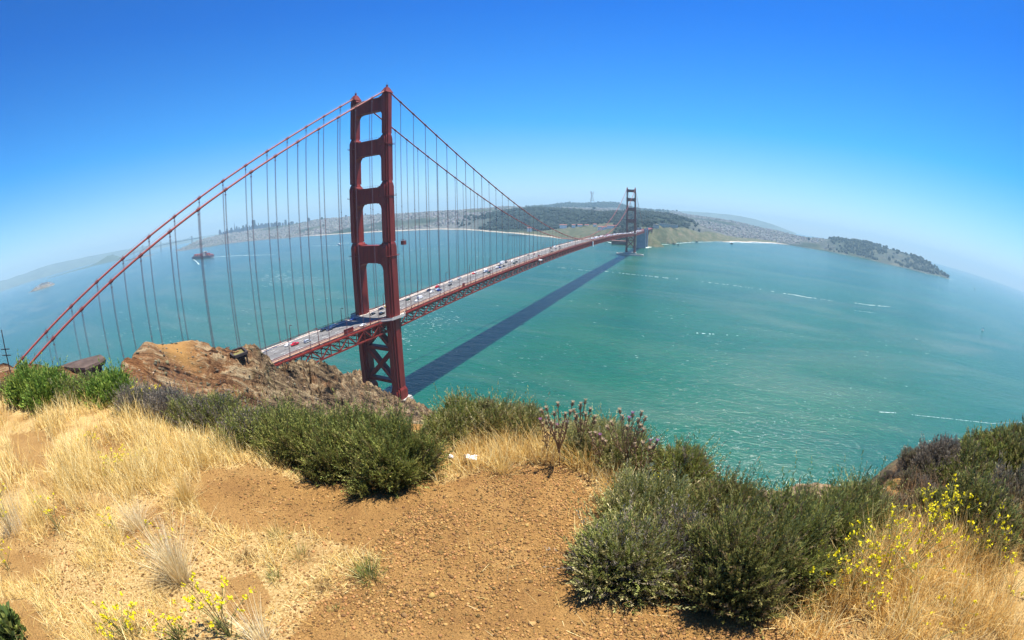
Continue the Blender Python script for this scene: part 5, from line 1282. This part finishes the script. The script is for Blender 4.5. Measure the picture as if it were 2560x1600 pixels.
for px, py in SP:
    kd = rs_.choice(['grey purple', 'grey purple', 'sage green', 'brown', 'dark olive'])
    spur_shrub(px, py+4, rs_.uniform(24, 42) if px > 2260 else rs_.uniform(11, 20), kd, rs_.uniform(0.7, 1.0), 'small %s shrub in the cover of the right spur' % kd, 'small %s shrubs on the right spur' % kd)
# low scrub on the red rock slope: small clumps one cannot count
cand = np.stack([RNG.uniform(330, 1060, 4000), RNG.uniform(860, 1050, 4000)], 1); P = []
for px, py in cand[:1500]:
    g = ground_at(px, py); a, r = azr(g)
    if 60 < r < 250 and vnoise(np.array([[g[0]/14, g[1]/14, 3.0]]))[0] > -0.15: P.append(g)
P = np.array(P); n = len(P); sc_ = 0.10+0.5*RNG.random(n)**3
blobs('rock_scrub', P+np.array([0, 0, 0.1]), sc_, np.array([[0.115, 0.095, 0.060]])*RNG.uniform(0.5, 1.7, (n, 1))*RNG.uniform(0.9, 1.1, (n, 3)), M['tinted'], 0.5, 0.7, kind='stuff')
LS = np.array([q for q in (ground_at(*c_) for c_ in cand[1500:2300]) if azr(q)[1] > 60]); n = len(LS)
blobs('loose_stones', LS, 0.07+0.3*RNG.random(n)**3, np.array([[0.34, 0.25, 0.17]])*RNG.uniform(0.4, 1.5, (n, 1)), M['tinted'], 0.4, 0.7, kind='stuff')

# ---------------------------------------------------------------- grass
STRAW = np.array([(0.755, 0.56, 0.197), (0.816, 0.64, 0.271), (0.632, 0.42, 0.123), (0.877, 0.74, 0.377), (0.551, 0.35, 0.098)])
GOLD = np.array([(0.672, 0.41, 0.11), (0.784, 0.524, 0.17), (0.538, 0.296, 0.07), (0.851, 0.638, 0.26), (0.896, 0.73, 0.36)])
RUST = np.array([(0.30, 0.15, 0.06), (0.36, 0.20, 0.09), (0.26, 0.16, 0.09), (0.42, 0.28, 0.15)])
def blades(P, h, w, lean, pal, g, bend=0.5, az0=None):
    n = len(P); az = g.uniform(0, 2*np.pi, n) if az0 is None else az0; t = np.abs(g.normal(scale=lean, size=n))
    d = np.stack([np.cos(az)*np.sin(t), np.sin(az)*np.sin(t), np.cos(t)], 1); hor = np.stack([np.cos(az), np.sin(az), 0*az], 1)
    sd = np.stack([-np.sin(az), np.cos(az), 0*az], 1); tw = g.uniform(-1, 1, (n, 1)); sd = unit(sd+hor*tw)*w[:, None]/2
    b = P; m = P+d*(h*0.5)[:, None]; e = P+d*h[:, None]+(hor*bend-np.array([0, 0, bend*0.35]))*(h*g.uniform(0.1, 0.6, n))[:, None]
    V = np.stack([b-sd, b+sd, m+sd*0.8, m-sd*0.8, e+sd*0.15, e-sd*0.15], 1).reshape(-1, 3)
    k = np.arange(n)[:, None, None]*6; F = (k+np.array([(0, 1, 2, 3), (3, 2, 4, 5)])[None]).reshape(-1, 4)
    c = pal[g.integers(0, len(pal), n)]*g.uniform(0.75, 1.2, (n, 1))
    return V, F, np.repeat(c, 6, 0)
def join(parts):
    V, F, C = [], [], []; k = 0
    for v, f, c in parts: V.append(v); F.append(f+k); C.append(c); k += len(v)
    return np.concatenate(V), np.concatenate(F), np.concatenate(C)
gr_ = np.random.default_rng(77)
REG = [(G1, 4200, 0.09, 0.30, 0.42, STRAW), (G2, 4200, 0.04, 0.15, 0.95, STRAW), (G3_, 2600, 0.06, 0.16, 0.8, STRAW), (G4, 3600, 0.10, 0.27, 0.45, np.concatenate([STRAW, GOLD])),
       (G5, 4600, 0.08, 0.30, 0.6, GOLD), (G6, 800, 0.10, 0.30, 0.5, RUST), (G7, 900, 0.06, 0.16, 0.8, GOLD)]
NB = 620000; rr = np.sqrt(gr_.uniform(0.5**2, 13.5**2, NB)); w_ = gr_.random(NB) < np.clip(3.2/rr, 0.10, 1.0); rr = rr[w_]; aa = gr_.uniform(rad(-100), rad(104), len(rr))
# denser near the eye, where single blades show
rn = np.sqrt(gr_.uniform(0.4**2, 4.6**2, 210000)); rr = np.concatenate([rr, rn]); aa = np.concatenate([aa, gr_.uniform(rad(-100), rad(104), len(rn))])
gx = CAM[:2]+rr[:, None]*(np.sin(aa)[:, None]*ER+np.cos(aa)[:, None]*EF); gz = near_zv(gx); G3 = np.concatenate([gx, gz[:, None]], 1)
qx, qy = proj(G3); pt = fbm(np.concatenate([gx/0.55, 0*gz[:, None]], 1), 3, 5)+0.5*vnoise(np.concatenate([gx/0.16, 0*gz[:, None]], 1), 6)
bare = np.zeros(len(qx), bool)
for pl in BARE: bare |= inside(pl, qx, qy)
parts = []; used_ = np.zeros(len(G3), bool)
dens = np.where(rr < 4.6, 210000/(0.5*rad(204)*(4.6**2-0.4**2))+NB/(0.5*rad(204)*(13.5**2-0.5**2))*np.clip(3.2/rr, 0.10, 1), NB/(0.5*rad(204)*(13.5**2-0.5**2))*np.clip(3.2/rr, 0.10, 1))
for poly, dn, h0, h1, lean, pal in REG:
    i = inside(poly, qx, qy) & ~used_
    pr_ = np.clip(dn/dens, 0, 1)*np.clip(0.62+pt*1.15, 0.02, 1)*np.where(bare, 0.06, 1.0)
    i &= gr_.random(len(qx)) < pr_; used_ |= i; P = G3[i]; n = len(P)
    hh = gr_.uniform(h0, h1, n)*np.clip(0.80+0.65*pt[i], 0.3, 1.5); ww = np.where(rr[i] > 4.6, 0.0070, 0.0040)*gr_.uniform(0.6, 1.4, n)*np.clip(rr[i]/7, 1, 2)
    parts.append(blades(P, hh, ww, lean, pal, gr_, 0.6, gr_.normal(2.6, 1.3, n)))
    k = gr_.random(n) < 0.30; Pk = P[k]+np.array([0, 0, 0.01]); parts.append(blades(Pk, gr_.uniform(0.06, 0.17, len(Pk)), 0.0028+0*Pk[:, 0], 1.5, pal, gr_, 0.2))
# stray straw on the bare path
i = (gr_.random(len(qx)) < 0.006) & (qy > 1150) & (qx > 500) & (qx < 2000) & (rr < 4); P = G3[i]+np.array([0, 0, 0.008]); parts.append(blades(P, gr_.uniform(0.04, 0.13, len(P)), 0.0026+0*P[:, 0], 1.55, STRAW, gr_, 0.1))
V, F, C = join(parts); np_obj('dry_grass', V, F, M['straw'], C, kind='stuff')
# gravel on the path
NG = 170000; rg = np.sqrt(gr_.uniform(0.35**2, 4.3**2, NG)); ag = gr_.uniform(rad(-75), rad(75), NG)
px_ = CAM[:2]+rg[:, None]*(np.sin(ag)[:, None]*ER+np.cos(ag)[:, None]*EF); pz = near_zv(px_); P3 = np.concatenate([px_, pz[:, None]], 1); gx_, gy_ = proj(P3)
path = inside([(640, 1640), (760, 1480), (930, 1370), (1010, 1280), (1060, 1210), (1180, 1160), (1420, 1150), (1500, 1230), (1470, 1350), (1450, 1500), (1640, 1560), (2000, 1570), (2000, 1660)], gx_, gy_)
k = gr_.random(NG) < np.where(path, 0.80, 0.22)*np.clip(0.7+0.8*fbm(P3/0.4, 3, 15), 0.1, 1)*(rg < brow(ag)); P3 = P3[k]; n = len(P3)
sz = 0.0036+0.0085*gr_.random(n)**3; sz[gr_.random(n) < 0.006] *= 2.0
blobs('gravel', P3+np.array([0, 0, 0.002]), sz, np.array([[0.33, 0.185, 0.066]])*gr_.uniform(0.3, 1.4, (n, 1))*gr_.uniform(0.9, 1.1, (n, 3)), M['tinted'], 0.4, 0.85, kind='stuff')

# single tufts
GREENT = np.array([(0.20, 0.24, 0.05), (0.30, 0.30, 0.08), (0.50, 0.44, 0.20), (0.15, 0.19, 0.04)])
BROWNT = np.array([(0.30, 0.19, 0.08), (0.42, 0.29, 0.12), (0.24, 0.14, 0.055)])
def tuft(px, py, h, n, lean, pal, lab, w=0.0030, seed=0, base=0.05):
    g = np.random.default_rng(seed+900); p = ground_at(px, py); k = g.normal(scale=base*0.5, size=(n, 2))
    az = np.arctan2(k[:, 1], k[:, 0])+g.normal(scale=0.6, size=n); P = np.concatenate([k, 0*k[:, :1]-0.01], 1)
    V, F, C = blades(P, h*g.uniform(0.45, 1.1, n), w*g.uniform(0.7, 1.3, n), lean, np.asarray(pal), g, 0.35, az)
    np_obj('grass_tuft', V, F, M['straw'], C, loc=p, label=lab, category='grass tuft')
PALE = np.array([(0.88, 0.75, 0.46), (0.82, 0.66, 0.35), (0.92, 0.83, 0.58), (0.70, 0.50, 0.22)])
tuft(452, 1450, 0.46, 520, 0.36, PALE, 'tallest pale straw tuft, upright like a fountain, at lower left', seed=1, base=0.07)
tuft(345, 1322, 0.30, 340, 0.55, PALE, 'wide straw tuft with a black shadow at its foot, left', seed=2, base=0.07)
tuft(464, 1250, 0.30, 300, 0.5, STRAW, 'round straw tuft on the soil above the wide one', seed=3, base=0.07)
tuft(924, 1445, 0.17, 190, 0.5, GREENT, 'green tipped grass tuft at the left path edge', 0.004, 4, 0.06)
tuft(660, 1612, 0.30, 150, 0.55, PALE, 'spiky bleached tuft cut by the bottom edge of the picture', 0.0036, 5, 0.05)
tuft(690, 1452, 0.12, 120, 0.7, GREENT, 'small yellowish tuft left of the green tipped one', 0.0032, 6, 0.04)
tuft(815, 1474, 0.10, 90, 0.7, BROWNT, 'small brown tuft between two green ones', 0.0032, 7, 0.03)
tuft(840, 1532, 0.06, 50, 1.0, GREENT, 'tiny flat green rosette on the bare path edge', 0.006, 8, 0.02)
tuft(615, 1400, 0.12, 120, 0.7, BROWNT, 'brownish tuft in the trampled straw right of the tallest tuft', 0.0032, 9, 0.05)
tuft(700, 1345, 0.15, 140, 0.6, np.concatenate([GREENT, STRAW]), 'half green tuft at the edge of the bare soil', 0.003, 10, 0.06)
tuft(750, 1395, 0.13, 120, 0.6, np.concatenate([GREENT, STRAW]), 'half green tuft nearest the gravel, above the brown one', 0.003, 11, 0.06)
tuft(1525, 1250, 0.34, 200, 0.28, GOLD, 'upright golden brown stalks at the right corner of the path', 0.003, 12, 0.06)
tuft(1255, 1180, 0.26, 220, 0.6, STRAW, 'arching straw tuft beside the crumpled paper', 0.003, 13, 0.07)
tuft(1200, 1005+100, 0.40, 26, 0.25, PALE, 'few tall seeding stalks rising against the water', 0.004, 14, 0.12)
tuft(40, 1330, 0.55, 170, 0.25, PALE, 'tall straw stalks at the left picture edge', 0.003, 15, 0.16)

# yellow flowered mustard
def flower_plant(px, py, h, spread, ns, nf, lab, seed, fs=0.010, col=(0.80, 0.68, 0.01), leafy=False):
    g = random.Random(seed+50); p = ground_at(px, py); o = empty('mustard_plant', p, 0, label=lab, category='flower')
    m = MB(); V, F, C = [], [], []; k = 0; npr = np.random.default_rng(seed+4)
    def head(c):
        nonlocal k
        for _ in range(g.randint(6, 10)):
            q = np.array(c)+npr.normal(scale=fs*0.75, size=3); u = unit(npr.normal(size=3)+np.array([0, 0, 0.8])); v = unit(np.cross(u, npr.normal(size=3))); w = np.cross(u, v); s = fs*g.uniform(0.5, 0.9)
            V.extend([q+v*s, q+w*s, q-v*s, q-w*s]); F.append((k, k+1, k+2, k+3)); k += 4; cc = g.uniform(0.8, 1.1); C.extend([(col[0]*cc, col[1]*cc, col[2])]*4)
    for s in range(ns):
        a = g.uniform(0, 6.28); t = g.uniform(0.1, 1)*spread; hh = h*g.uniform(0.55, 1.05)
        e = np.array([math.cos(a)*t, math.sin(a)*t, hh]); c = np.array([e[0]*0.35, e[1]*0.35, hh*0.55])
        m.tube([(0, 0, -0.02), c, e], [0.0035, 0.0028, 0.0016], 4, False); head(e)
        for b in range(max(0, int(nf/ns)-1)):
            f = g.uniform(0.35, 0.95); q = c*(1-f)+e*f; a2 = g.uniform(0, 6.28); bl_ = spread*g.uniform(0.2, 0.55)
            e2 = q+np.array([math.cos(a2)*bl_, math.sin(a2)*bl_, g.uniform(0.01, 0.12)*h*2]); m.tube([q, (q+e2)/2+np.array([0, 0, -0.01]), e2], [0.0022, 0.0018, 0.0012], 4, False); head(e2)
    m.build('stems', flat('green_stem', (0.16, 0.17, 0.05), 0.8) if 'stem' not in M else M['stem'], o)
    link(bpy.data.objects.new('blossoms', np_mesh('blossoms', np.array(V), np.array(F), M['petal'], np.array(C))), o)
    if leafy:
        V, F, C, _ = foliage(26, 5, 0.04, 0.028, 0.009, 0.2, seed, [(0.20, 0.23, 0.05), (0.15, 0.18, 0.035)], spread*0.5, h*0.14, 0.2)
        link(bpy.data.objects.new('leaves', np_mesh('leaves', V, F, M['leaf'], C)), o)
M['stem'] = flat('green_stem', (0.19, 0.18, 0.06), 0.8)
for i, (px, py, h, sp, ns, nf, fs, lf, lab) in enumerate((
    (575, 1590, 0.36, 0.16, 9, 36, 0.013, True, 'tall branching mustard plant with many yellow heads at the bottom left'), (320, 1600, 0.26, 0.17, 8, 30, 0.013, True, 'low mustard plant left of the tall branching one'), (450, 1600, 0.24, 0.12, 5, 14, 0.012, True, 'short mustard plant between the two bottom left ones'),
    (400, 1400, 0.24, 0.16, 5, 15, 0.011, False, 'thin mustard plant leaning over bare soil left of the tallest tuft'), (300, 1340, 0.22, 0.14, 4, 10, 0.010, False, 'thin mustard plant beside the wide straw tuft'), (150, 1330, 0.28, 0.15, 6, 18, 0.011, False, 'mustard plant in the straw, left, below the bare patch'),
    (30, 1330, 0.36, 0.15, 7, 22, 0.011, False, 'mustard plant among tall stalks at the left picture edge'), (25, 1430, 0.26, 0.12, 5, 14, 0.011, False, 'mustard plant at the left picture edge below the tall stalks'), (300, 1195, 0.24, 0.22, 8, 30, 0.012, False, 'spreading mustard patch in the middle of the left straw field'), (225, 1130, 0.24, 0.16, 6, 18, 0.012, False, 'mustard plant right of the left bare patch'),
    (345, 1175, 0.22, 0.16, 6, 18, 0.012, False, 'mustard plant right of the spreading patch'), (130, 985, 0.30, 0.20, 6, 16, 0.018, False, 'yellow sprays in front of the green bushes on the left crest'), (370, 1030, 0.34, 0.25, 6, 16, 0.016, False, 'yellow sprays on the grey bush at the rock foot'),
    (1085, 1170, 0.22, 0.10, 5, 12, 0.010, False, 'small mustard plant at the right side of the biggest dark bush'), (1650, 1215, 0.20, 0.12, 5, 14, 0.010, False, 'yellow sprays at the foot of the round dark bush'), (1690, 1205, 0.18, 0.12, 5, 12, 0.010, False, 'yellow sprays in the middle of the round dark bush'),
    (2105, 1500, 0.42, 0.26, 10, 44, 0.0135, False, 'largest mustard plant, in front of the black hollow of the right bushes'), (2045, 1490, 0.36, 0.16, 7, 20, 0.013, False, 'mustard plant left of the largest one, over the black hollow'), (2190, 1470, 0.46, 0.22, 9, 34, 0.0135, False, 'mustard plant right of the largest one'), (2260, 1440, 0.50, 0.22, 9, 34, 0.014, False, 'tall mustard plant in the middle of the right cluster'),
    (2300, 1360, 0.44, 0.24, 8, 28, 0.014, False, 'mustard plant at the top of the right cluster near the surf gap'), (2345, 1330, 0.44, 0.26, 8, 24, 0.015, False, 'airy mustard plant before the big sage bush'), (2420, 1410, 0.40, 0.22, 8, 26, 0.0135, False, 'mustard plant at the right end of the cluster'), (2480, 1420, 0.36, 0.20, 7, 20, 0.0135, False, 'low mustard plant before the grey purple bush'),
    (2260, 1560, 0.18, 0.20, 6, 10, 0.012, False, 'sparse mustard sprays low in the golden grass at right'), (2400, 1540, 0.18, 0.22, 5, 9, 0.012, False, 'few mustard sprays in golden grass further right'), (2520, 1490, 0.22, 0.20, 6, 14, 0.012, False, 'mustard sprays near the right picture edge'), (2330, 1610, 0.12, 0.20, 4, 7, 0.013, False, 'mustard sprays cut by the bottom edge at right'))):
    flower_plant(px, py, h, sp*1.3, int(ns*1.25), int(nf*1.1), lab, i, fs*0.86, leafy=lf)

M['down'] = flat('thistle_down', (0.60, 0.46, 0.30), 0.9); M['pinkp'] = flat('pink_petal', (0.45, 0.20, 0.36), 0.8)
# dry thistles against the water
def thistle(px, py, tips, lab, seed, thick=1.0):
    g = random.Random(seed); b = ground_at(px, py); a0, r0 = azr(b); o = empty('thistle', b, 0, label=lab, category='thistle')
    m = MB()
    xs = sum(t[0] for t in tips)/len(tips); fork = at_d(px*0.65+xs*0.35, py*0.62+min(t[1] for t in tips)*0.38, r0+0.03)-b
    m.tube([(0, 0, -0.03), fork*0.5+np.array([0.01, 0, 0]), fork], [0.007*thick, 0.006*thick, 0.005*thick], 6, False)
    for tx, ty in tips:
        e = at_d(tx, ty, r0+g.uniform(-0.10, 0.14))-b; s0 = fork*g.uniform(0.55, 1.0); c = s0*0.5+e*0.5+np.array([g.uniform(-0.015, 0.015), g.uniform(-0.015, 0.015), -0.03])
        m.tube([s0, c, e], [0.0045*thick, 0.0038*thick, 0.003*thick], 5, False)
        for f in (0.3, 0.5, 0.7, 0.85):
            q = s0*(1-f)**2+2*c*f*(1-f)+e*f*f; an = g.uniform(0, 6.28); d = np.array([math.cos(an)*0.03, math.sin(an)*0.03, 0.03]); m.bar(q, q+d, 0.004, 0.009)
        d = unit(e-c); u = unit(np.cross(d, [0.3, 0.9, 0.1])); 
        H = MB(); W = MB(); pink = (tx*7+ty) % 5 < 1
        H.tube([e-d*0.005, e+d*0.012, e+d*0.026, e+d*0.034], [0.006, 0.0125, 0.010, 0.007], 7)
        for q in range(10):
            an = q*0.63; v = u*math.cos(an)+np.cross(d, u)*math.sin(an); s_ = e+d*0.028; W.bar(s_, s_+d*0.020+v*0.016, 0.0022, 0.004)
            if q % 2: H.bar(e+d*0.012+v*0.010, e+d*0.018+v*0.024, 0.002, 0.004)
        hd_ = H.build('seed_head', M['thistle'], o); W.build('down', M['pinkp'] if pink else M['down'], hd_)
    m.build('stems', M['thistle'], o); 
thistle(1398, 1165, [(1357, 1033), (1368, 1027), (1395, 1017), (1386, 1040), (1412, 1042), (1406, 1065), (1380, 1064), (1424, 1036), (1430, 1014), (1416, 1062), (1372, 1050)], 'tallest dry thistle with many heads, left of the pair against the water', 1, 1.1)
thistle(1450, 1150, [(1462, 1010), (1452, 1018), (1437, 1034), (1474, 1030), (1484, 1049), (1450, 1024), (1463, 1042), (1461, 1066), (1440, 1052), (1484, 1060), (1443, 1045)], 'dry thistle standing close right of the tallest one', 2, 1.0)
thistle(1365, 1150, [(1352, 1056), (1366, 1060), (1380, 1066), (1390, 1070), (1358, 1066), (1376, 1080)], 'short bleached thistle left of the tallest one', 3, 0.8)
thistle(1566, 1195, [(1550, 1033), (1557, 1050), (1581, 1043), (1602, 1040), (1610, 1053), (1573, 1054), (1522, 1074), (1532, 1064), (1594, 1058), (1598, 1070), (1606, 1080), (1568, 1075)], 'right hand tall dry thistle of the pair against the water', 4, 1.05)
thistle(1594, 1225, [(1640, 1110), (1624, 1112), (1606, 1114), (1632, 1122), (1622, 1128), (1588, 1120)], 'lower dry thistle leaning right beside the round dark bush', 5, 0.9)
thistle(1495, 1185, [(1478, 1092), (1489, 1090), (1500, 1095), (1506, 1105), (1484, 1106), (1512, 1112)], 'short dry thistle between the two tall ones', 6, 0.8)
# leafy plant in the corner, litter on the edge
p = ground_at(30, 1590)
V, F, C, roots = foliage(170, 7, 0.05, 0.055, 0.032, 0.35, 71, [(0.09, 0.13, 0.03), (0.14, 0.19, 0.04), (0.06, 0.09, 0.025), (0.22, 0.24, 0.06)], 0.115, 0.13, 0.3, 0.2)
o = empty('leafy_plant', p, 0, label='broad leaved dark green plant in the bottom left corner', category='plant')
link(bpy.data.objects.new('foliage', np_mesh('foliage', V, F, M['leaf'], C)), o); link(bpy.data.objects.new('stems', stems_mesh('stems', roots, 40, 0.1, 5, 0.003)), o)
M['paper'] = flat('white_paper', (0.75, 0.75, 0.78), 0.8)
def paper(px, py, s, lab, seed):
    g = np.random.default_rng(seed); p = ground_at(px, py); n = 9; u = np.linspace(-1, 1, n); X, Y = np.meshgrid(u, u); Zp = 0.35*vnoise(np.stack([X*1.6+seed, Y*1.6, 0*X], -1))+0.35*vnoise(np.stack([X*3.1, Y*3.1+seed, 0*X], -1))+0.5
    V = np.stack([X+0.15*g.normal(size=X.shape), Y*0.7, np.abs(Zp)], -1).reshape(-1, 3)*s
    o = np_obj('paper', V, grid_faces(n, n), M['paper'], loc=p+np.array([0, 0, 0.05]), label=lab, category='litter')
    so_ = o.modifiers.new('thickness', 'SOLIDIFY'); so_.thickness = 0.002
paper(1178, 1160, 0.055, 'crumpled white paper in the straw at the path end', 3); paper(1128, 1156, 0.03, 'small scrap of white paper left of the larger one', 8)

# ---------------------------------------------------------------- old battery on the headland, pole
M['slab'] = flat('stained_concrete', (0.085, 0.060, 0.050), 0.95, 0.2, 0.45, 0.6)
zs = at_d(211, 921, 56)[2]
cr = [on_z(*q, zs)[:2] for q in ((148, 917.5), (170, 908), (205, 897.5), (252, 887), (264, 893), (248, 905), (226, 915), (212, 921), (180, 921))]
cen = sum(cr)/len(cr); e = empty('concrete_bunker', (cen[0], cen[1], zs), 0, label='dark weathered concrete bunker roof on the left crest beneath the cables', category='bunker')
ccw = lambda q: q if sum(a_[0]*b_[1]-b_[0]*a_[1] for a_, b_ in zip(q, q[1:]+q[:1])) > 0 else q[::-1]
q4 = ccw([tuple(c-cen) for c in cr])
m = MB(); n4 = len(q4)
V4 = [(x*0.93, y*0.93, -0.75) for x, y in q4]+[(x, y, -0.25) for x, y in q4]+[(x*0.96, y*0.96, 0.02+0.10*((i*7) % 3)/3) for i, (x, y) in enumerate(q4)]+[(0, 0, 0.22)]
F4 = [tuple(range(n4-1, -1, -1))]+[(k*n4+i, k*n4+(i+1) % n4, (k+1)*n4+(i+1) % n4, (k+1)*n4+i) for k in (0, 1) for i in range(n4)]+[(2*n4+i, 2*n4+(i+1) % n4, 3*n4) for i in range(n4)]
m.add(V4, F4); m.build('roof', M['slab'], e)
m = MB(); m.zprism([(x*0.74, y*0.74) for x, y in q4], -4.5, -0.75); m.build('wall', flat('dark_concrete', (0.05, 0.035, 0.032), 0.95), e)
zs = at_d(600, 884, 104)[2]+0.0
cr = [on_z(*q, zs)[:2] for q in ((570, 881), (605, 869.5), (618, 881), (586, 893))]
cen = sum(cr)/4; e = empty('lookout_shelter', (cen[0], cen[1], zs), 0, label='open dark timber frame shelter on top of the cliff above the deck end', category='shelter')
q4 = [tuple(c-cen) for c in cr]; m = MB()
for a, b in zip(q4, q4[1:]+q4[:1]): m.bar((*a, 0), (*b, 0), 0.5, 0.6); m.bar((a[0]*0.8, a[1]*0.8, -0.9), (b[0]*0.8, b[1]*0.8, -0.9), 0.35, 0.3)
m.build('roof_frame', M['wood_dark'], e)
m = MB(); m.zprism([(x*0.9, y*0.9) for x, y in q4][::1 if (q4[1][0]-q4[0][0])*(q4[2][1]-q4[0][1])-(q4[1][1]-q4[0][1])*(q4[2][0]-q4[0][0]) > 0 else -1], -0.32, -0.2); m.build('roof_panel', flat('dry_thatch', (0.17, 0.15, 0.05), 0.9), e)
for a in q4:
    m = MB(); m.bar((a[0]*0.88, a[1]*0.88, -2.6), (a[0]*0.88, a[1]*0.88, -0.3), 0.3); m.build('post', M['wood_dark'], e)
pb = ground_at(25, 924) if False else at_d(25, 926, 50); ptop = at_d(10, 822, 50)
e = empty('utility_pole', (pb[0], pb[1], pb[2]-3), 0, label='thin dark utility pole with two cross arms at the left picture edge', category='utility pole')
hgt = ptop[2]-pb[2]+3; m = MB(); m.tube([(0, 0, 0), (0, 0, hgt)], [0.09, 0.06], 8); m.build('pole', M['wood_dark'], e)
for dz in (1.9, 2.5):
    m = MB(); m.bar((-1.3*ER[0], -1.3*ER[1], hgt-dz), (1.3*ER[0], 1.3*ER[1], hgt-dz), 0.07, 0.08)
    m.build('cross_arm', M['wood_dark'], e)

# ---------------------------------------------------------------- sea haze: one closed box of even air
t = bpy.data.materials.new('haze'); t.use_nodes = True; nt = t.node_tree; nt.nodes.clear()
o = nt.nodes.new('ShaderNodeOutputMaterial'); v = nt.nodes.new('ShaderNodeVolumePrincipled')
v.inputs['Color'].default_value = (0.53, 0.83, 1.0, 1); v.inputs['Density'].default_value = 0.000082; v.inputs['Anisotropy'].default_value = 0.0
nt.links.new(v.outputs[0], o.inputs['Volume'])
mb = MB(); mb.box(-24000, 24000, -24000, 24000, -40, 640)
mb.build('haze', t, kind='stuff')
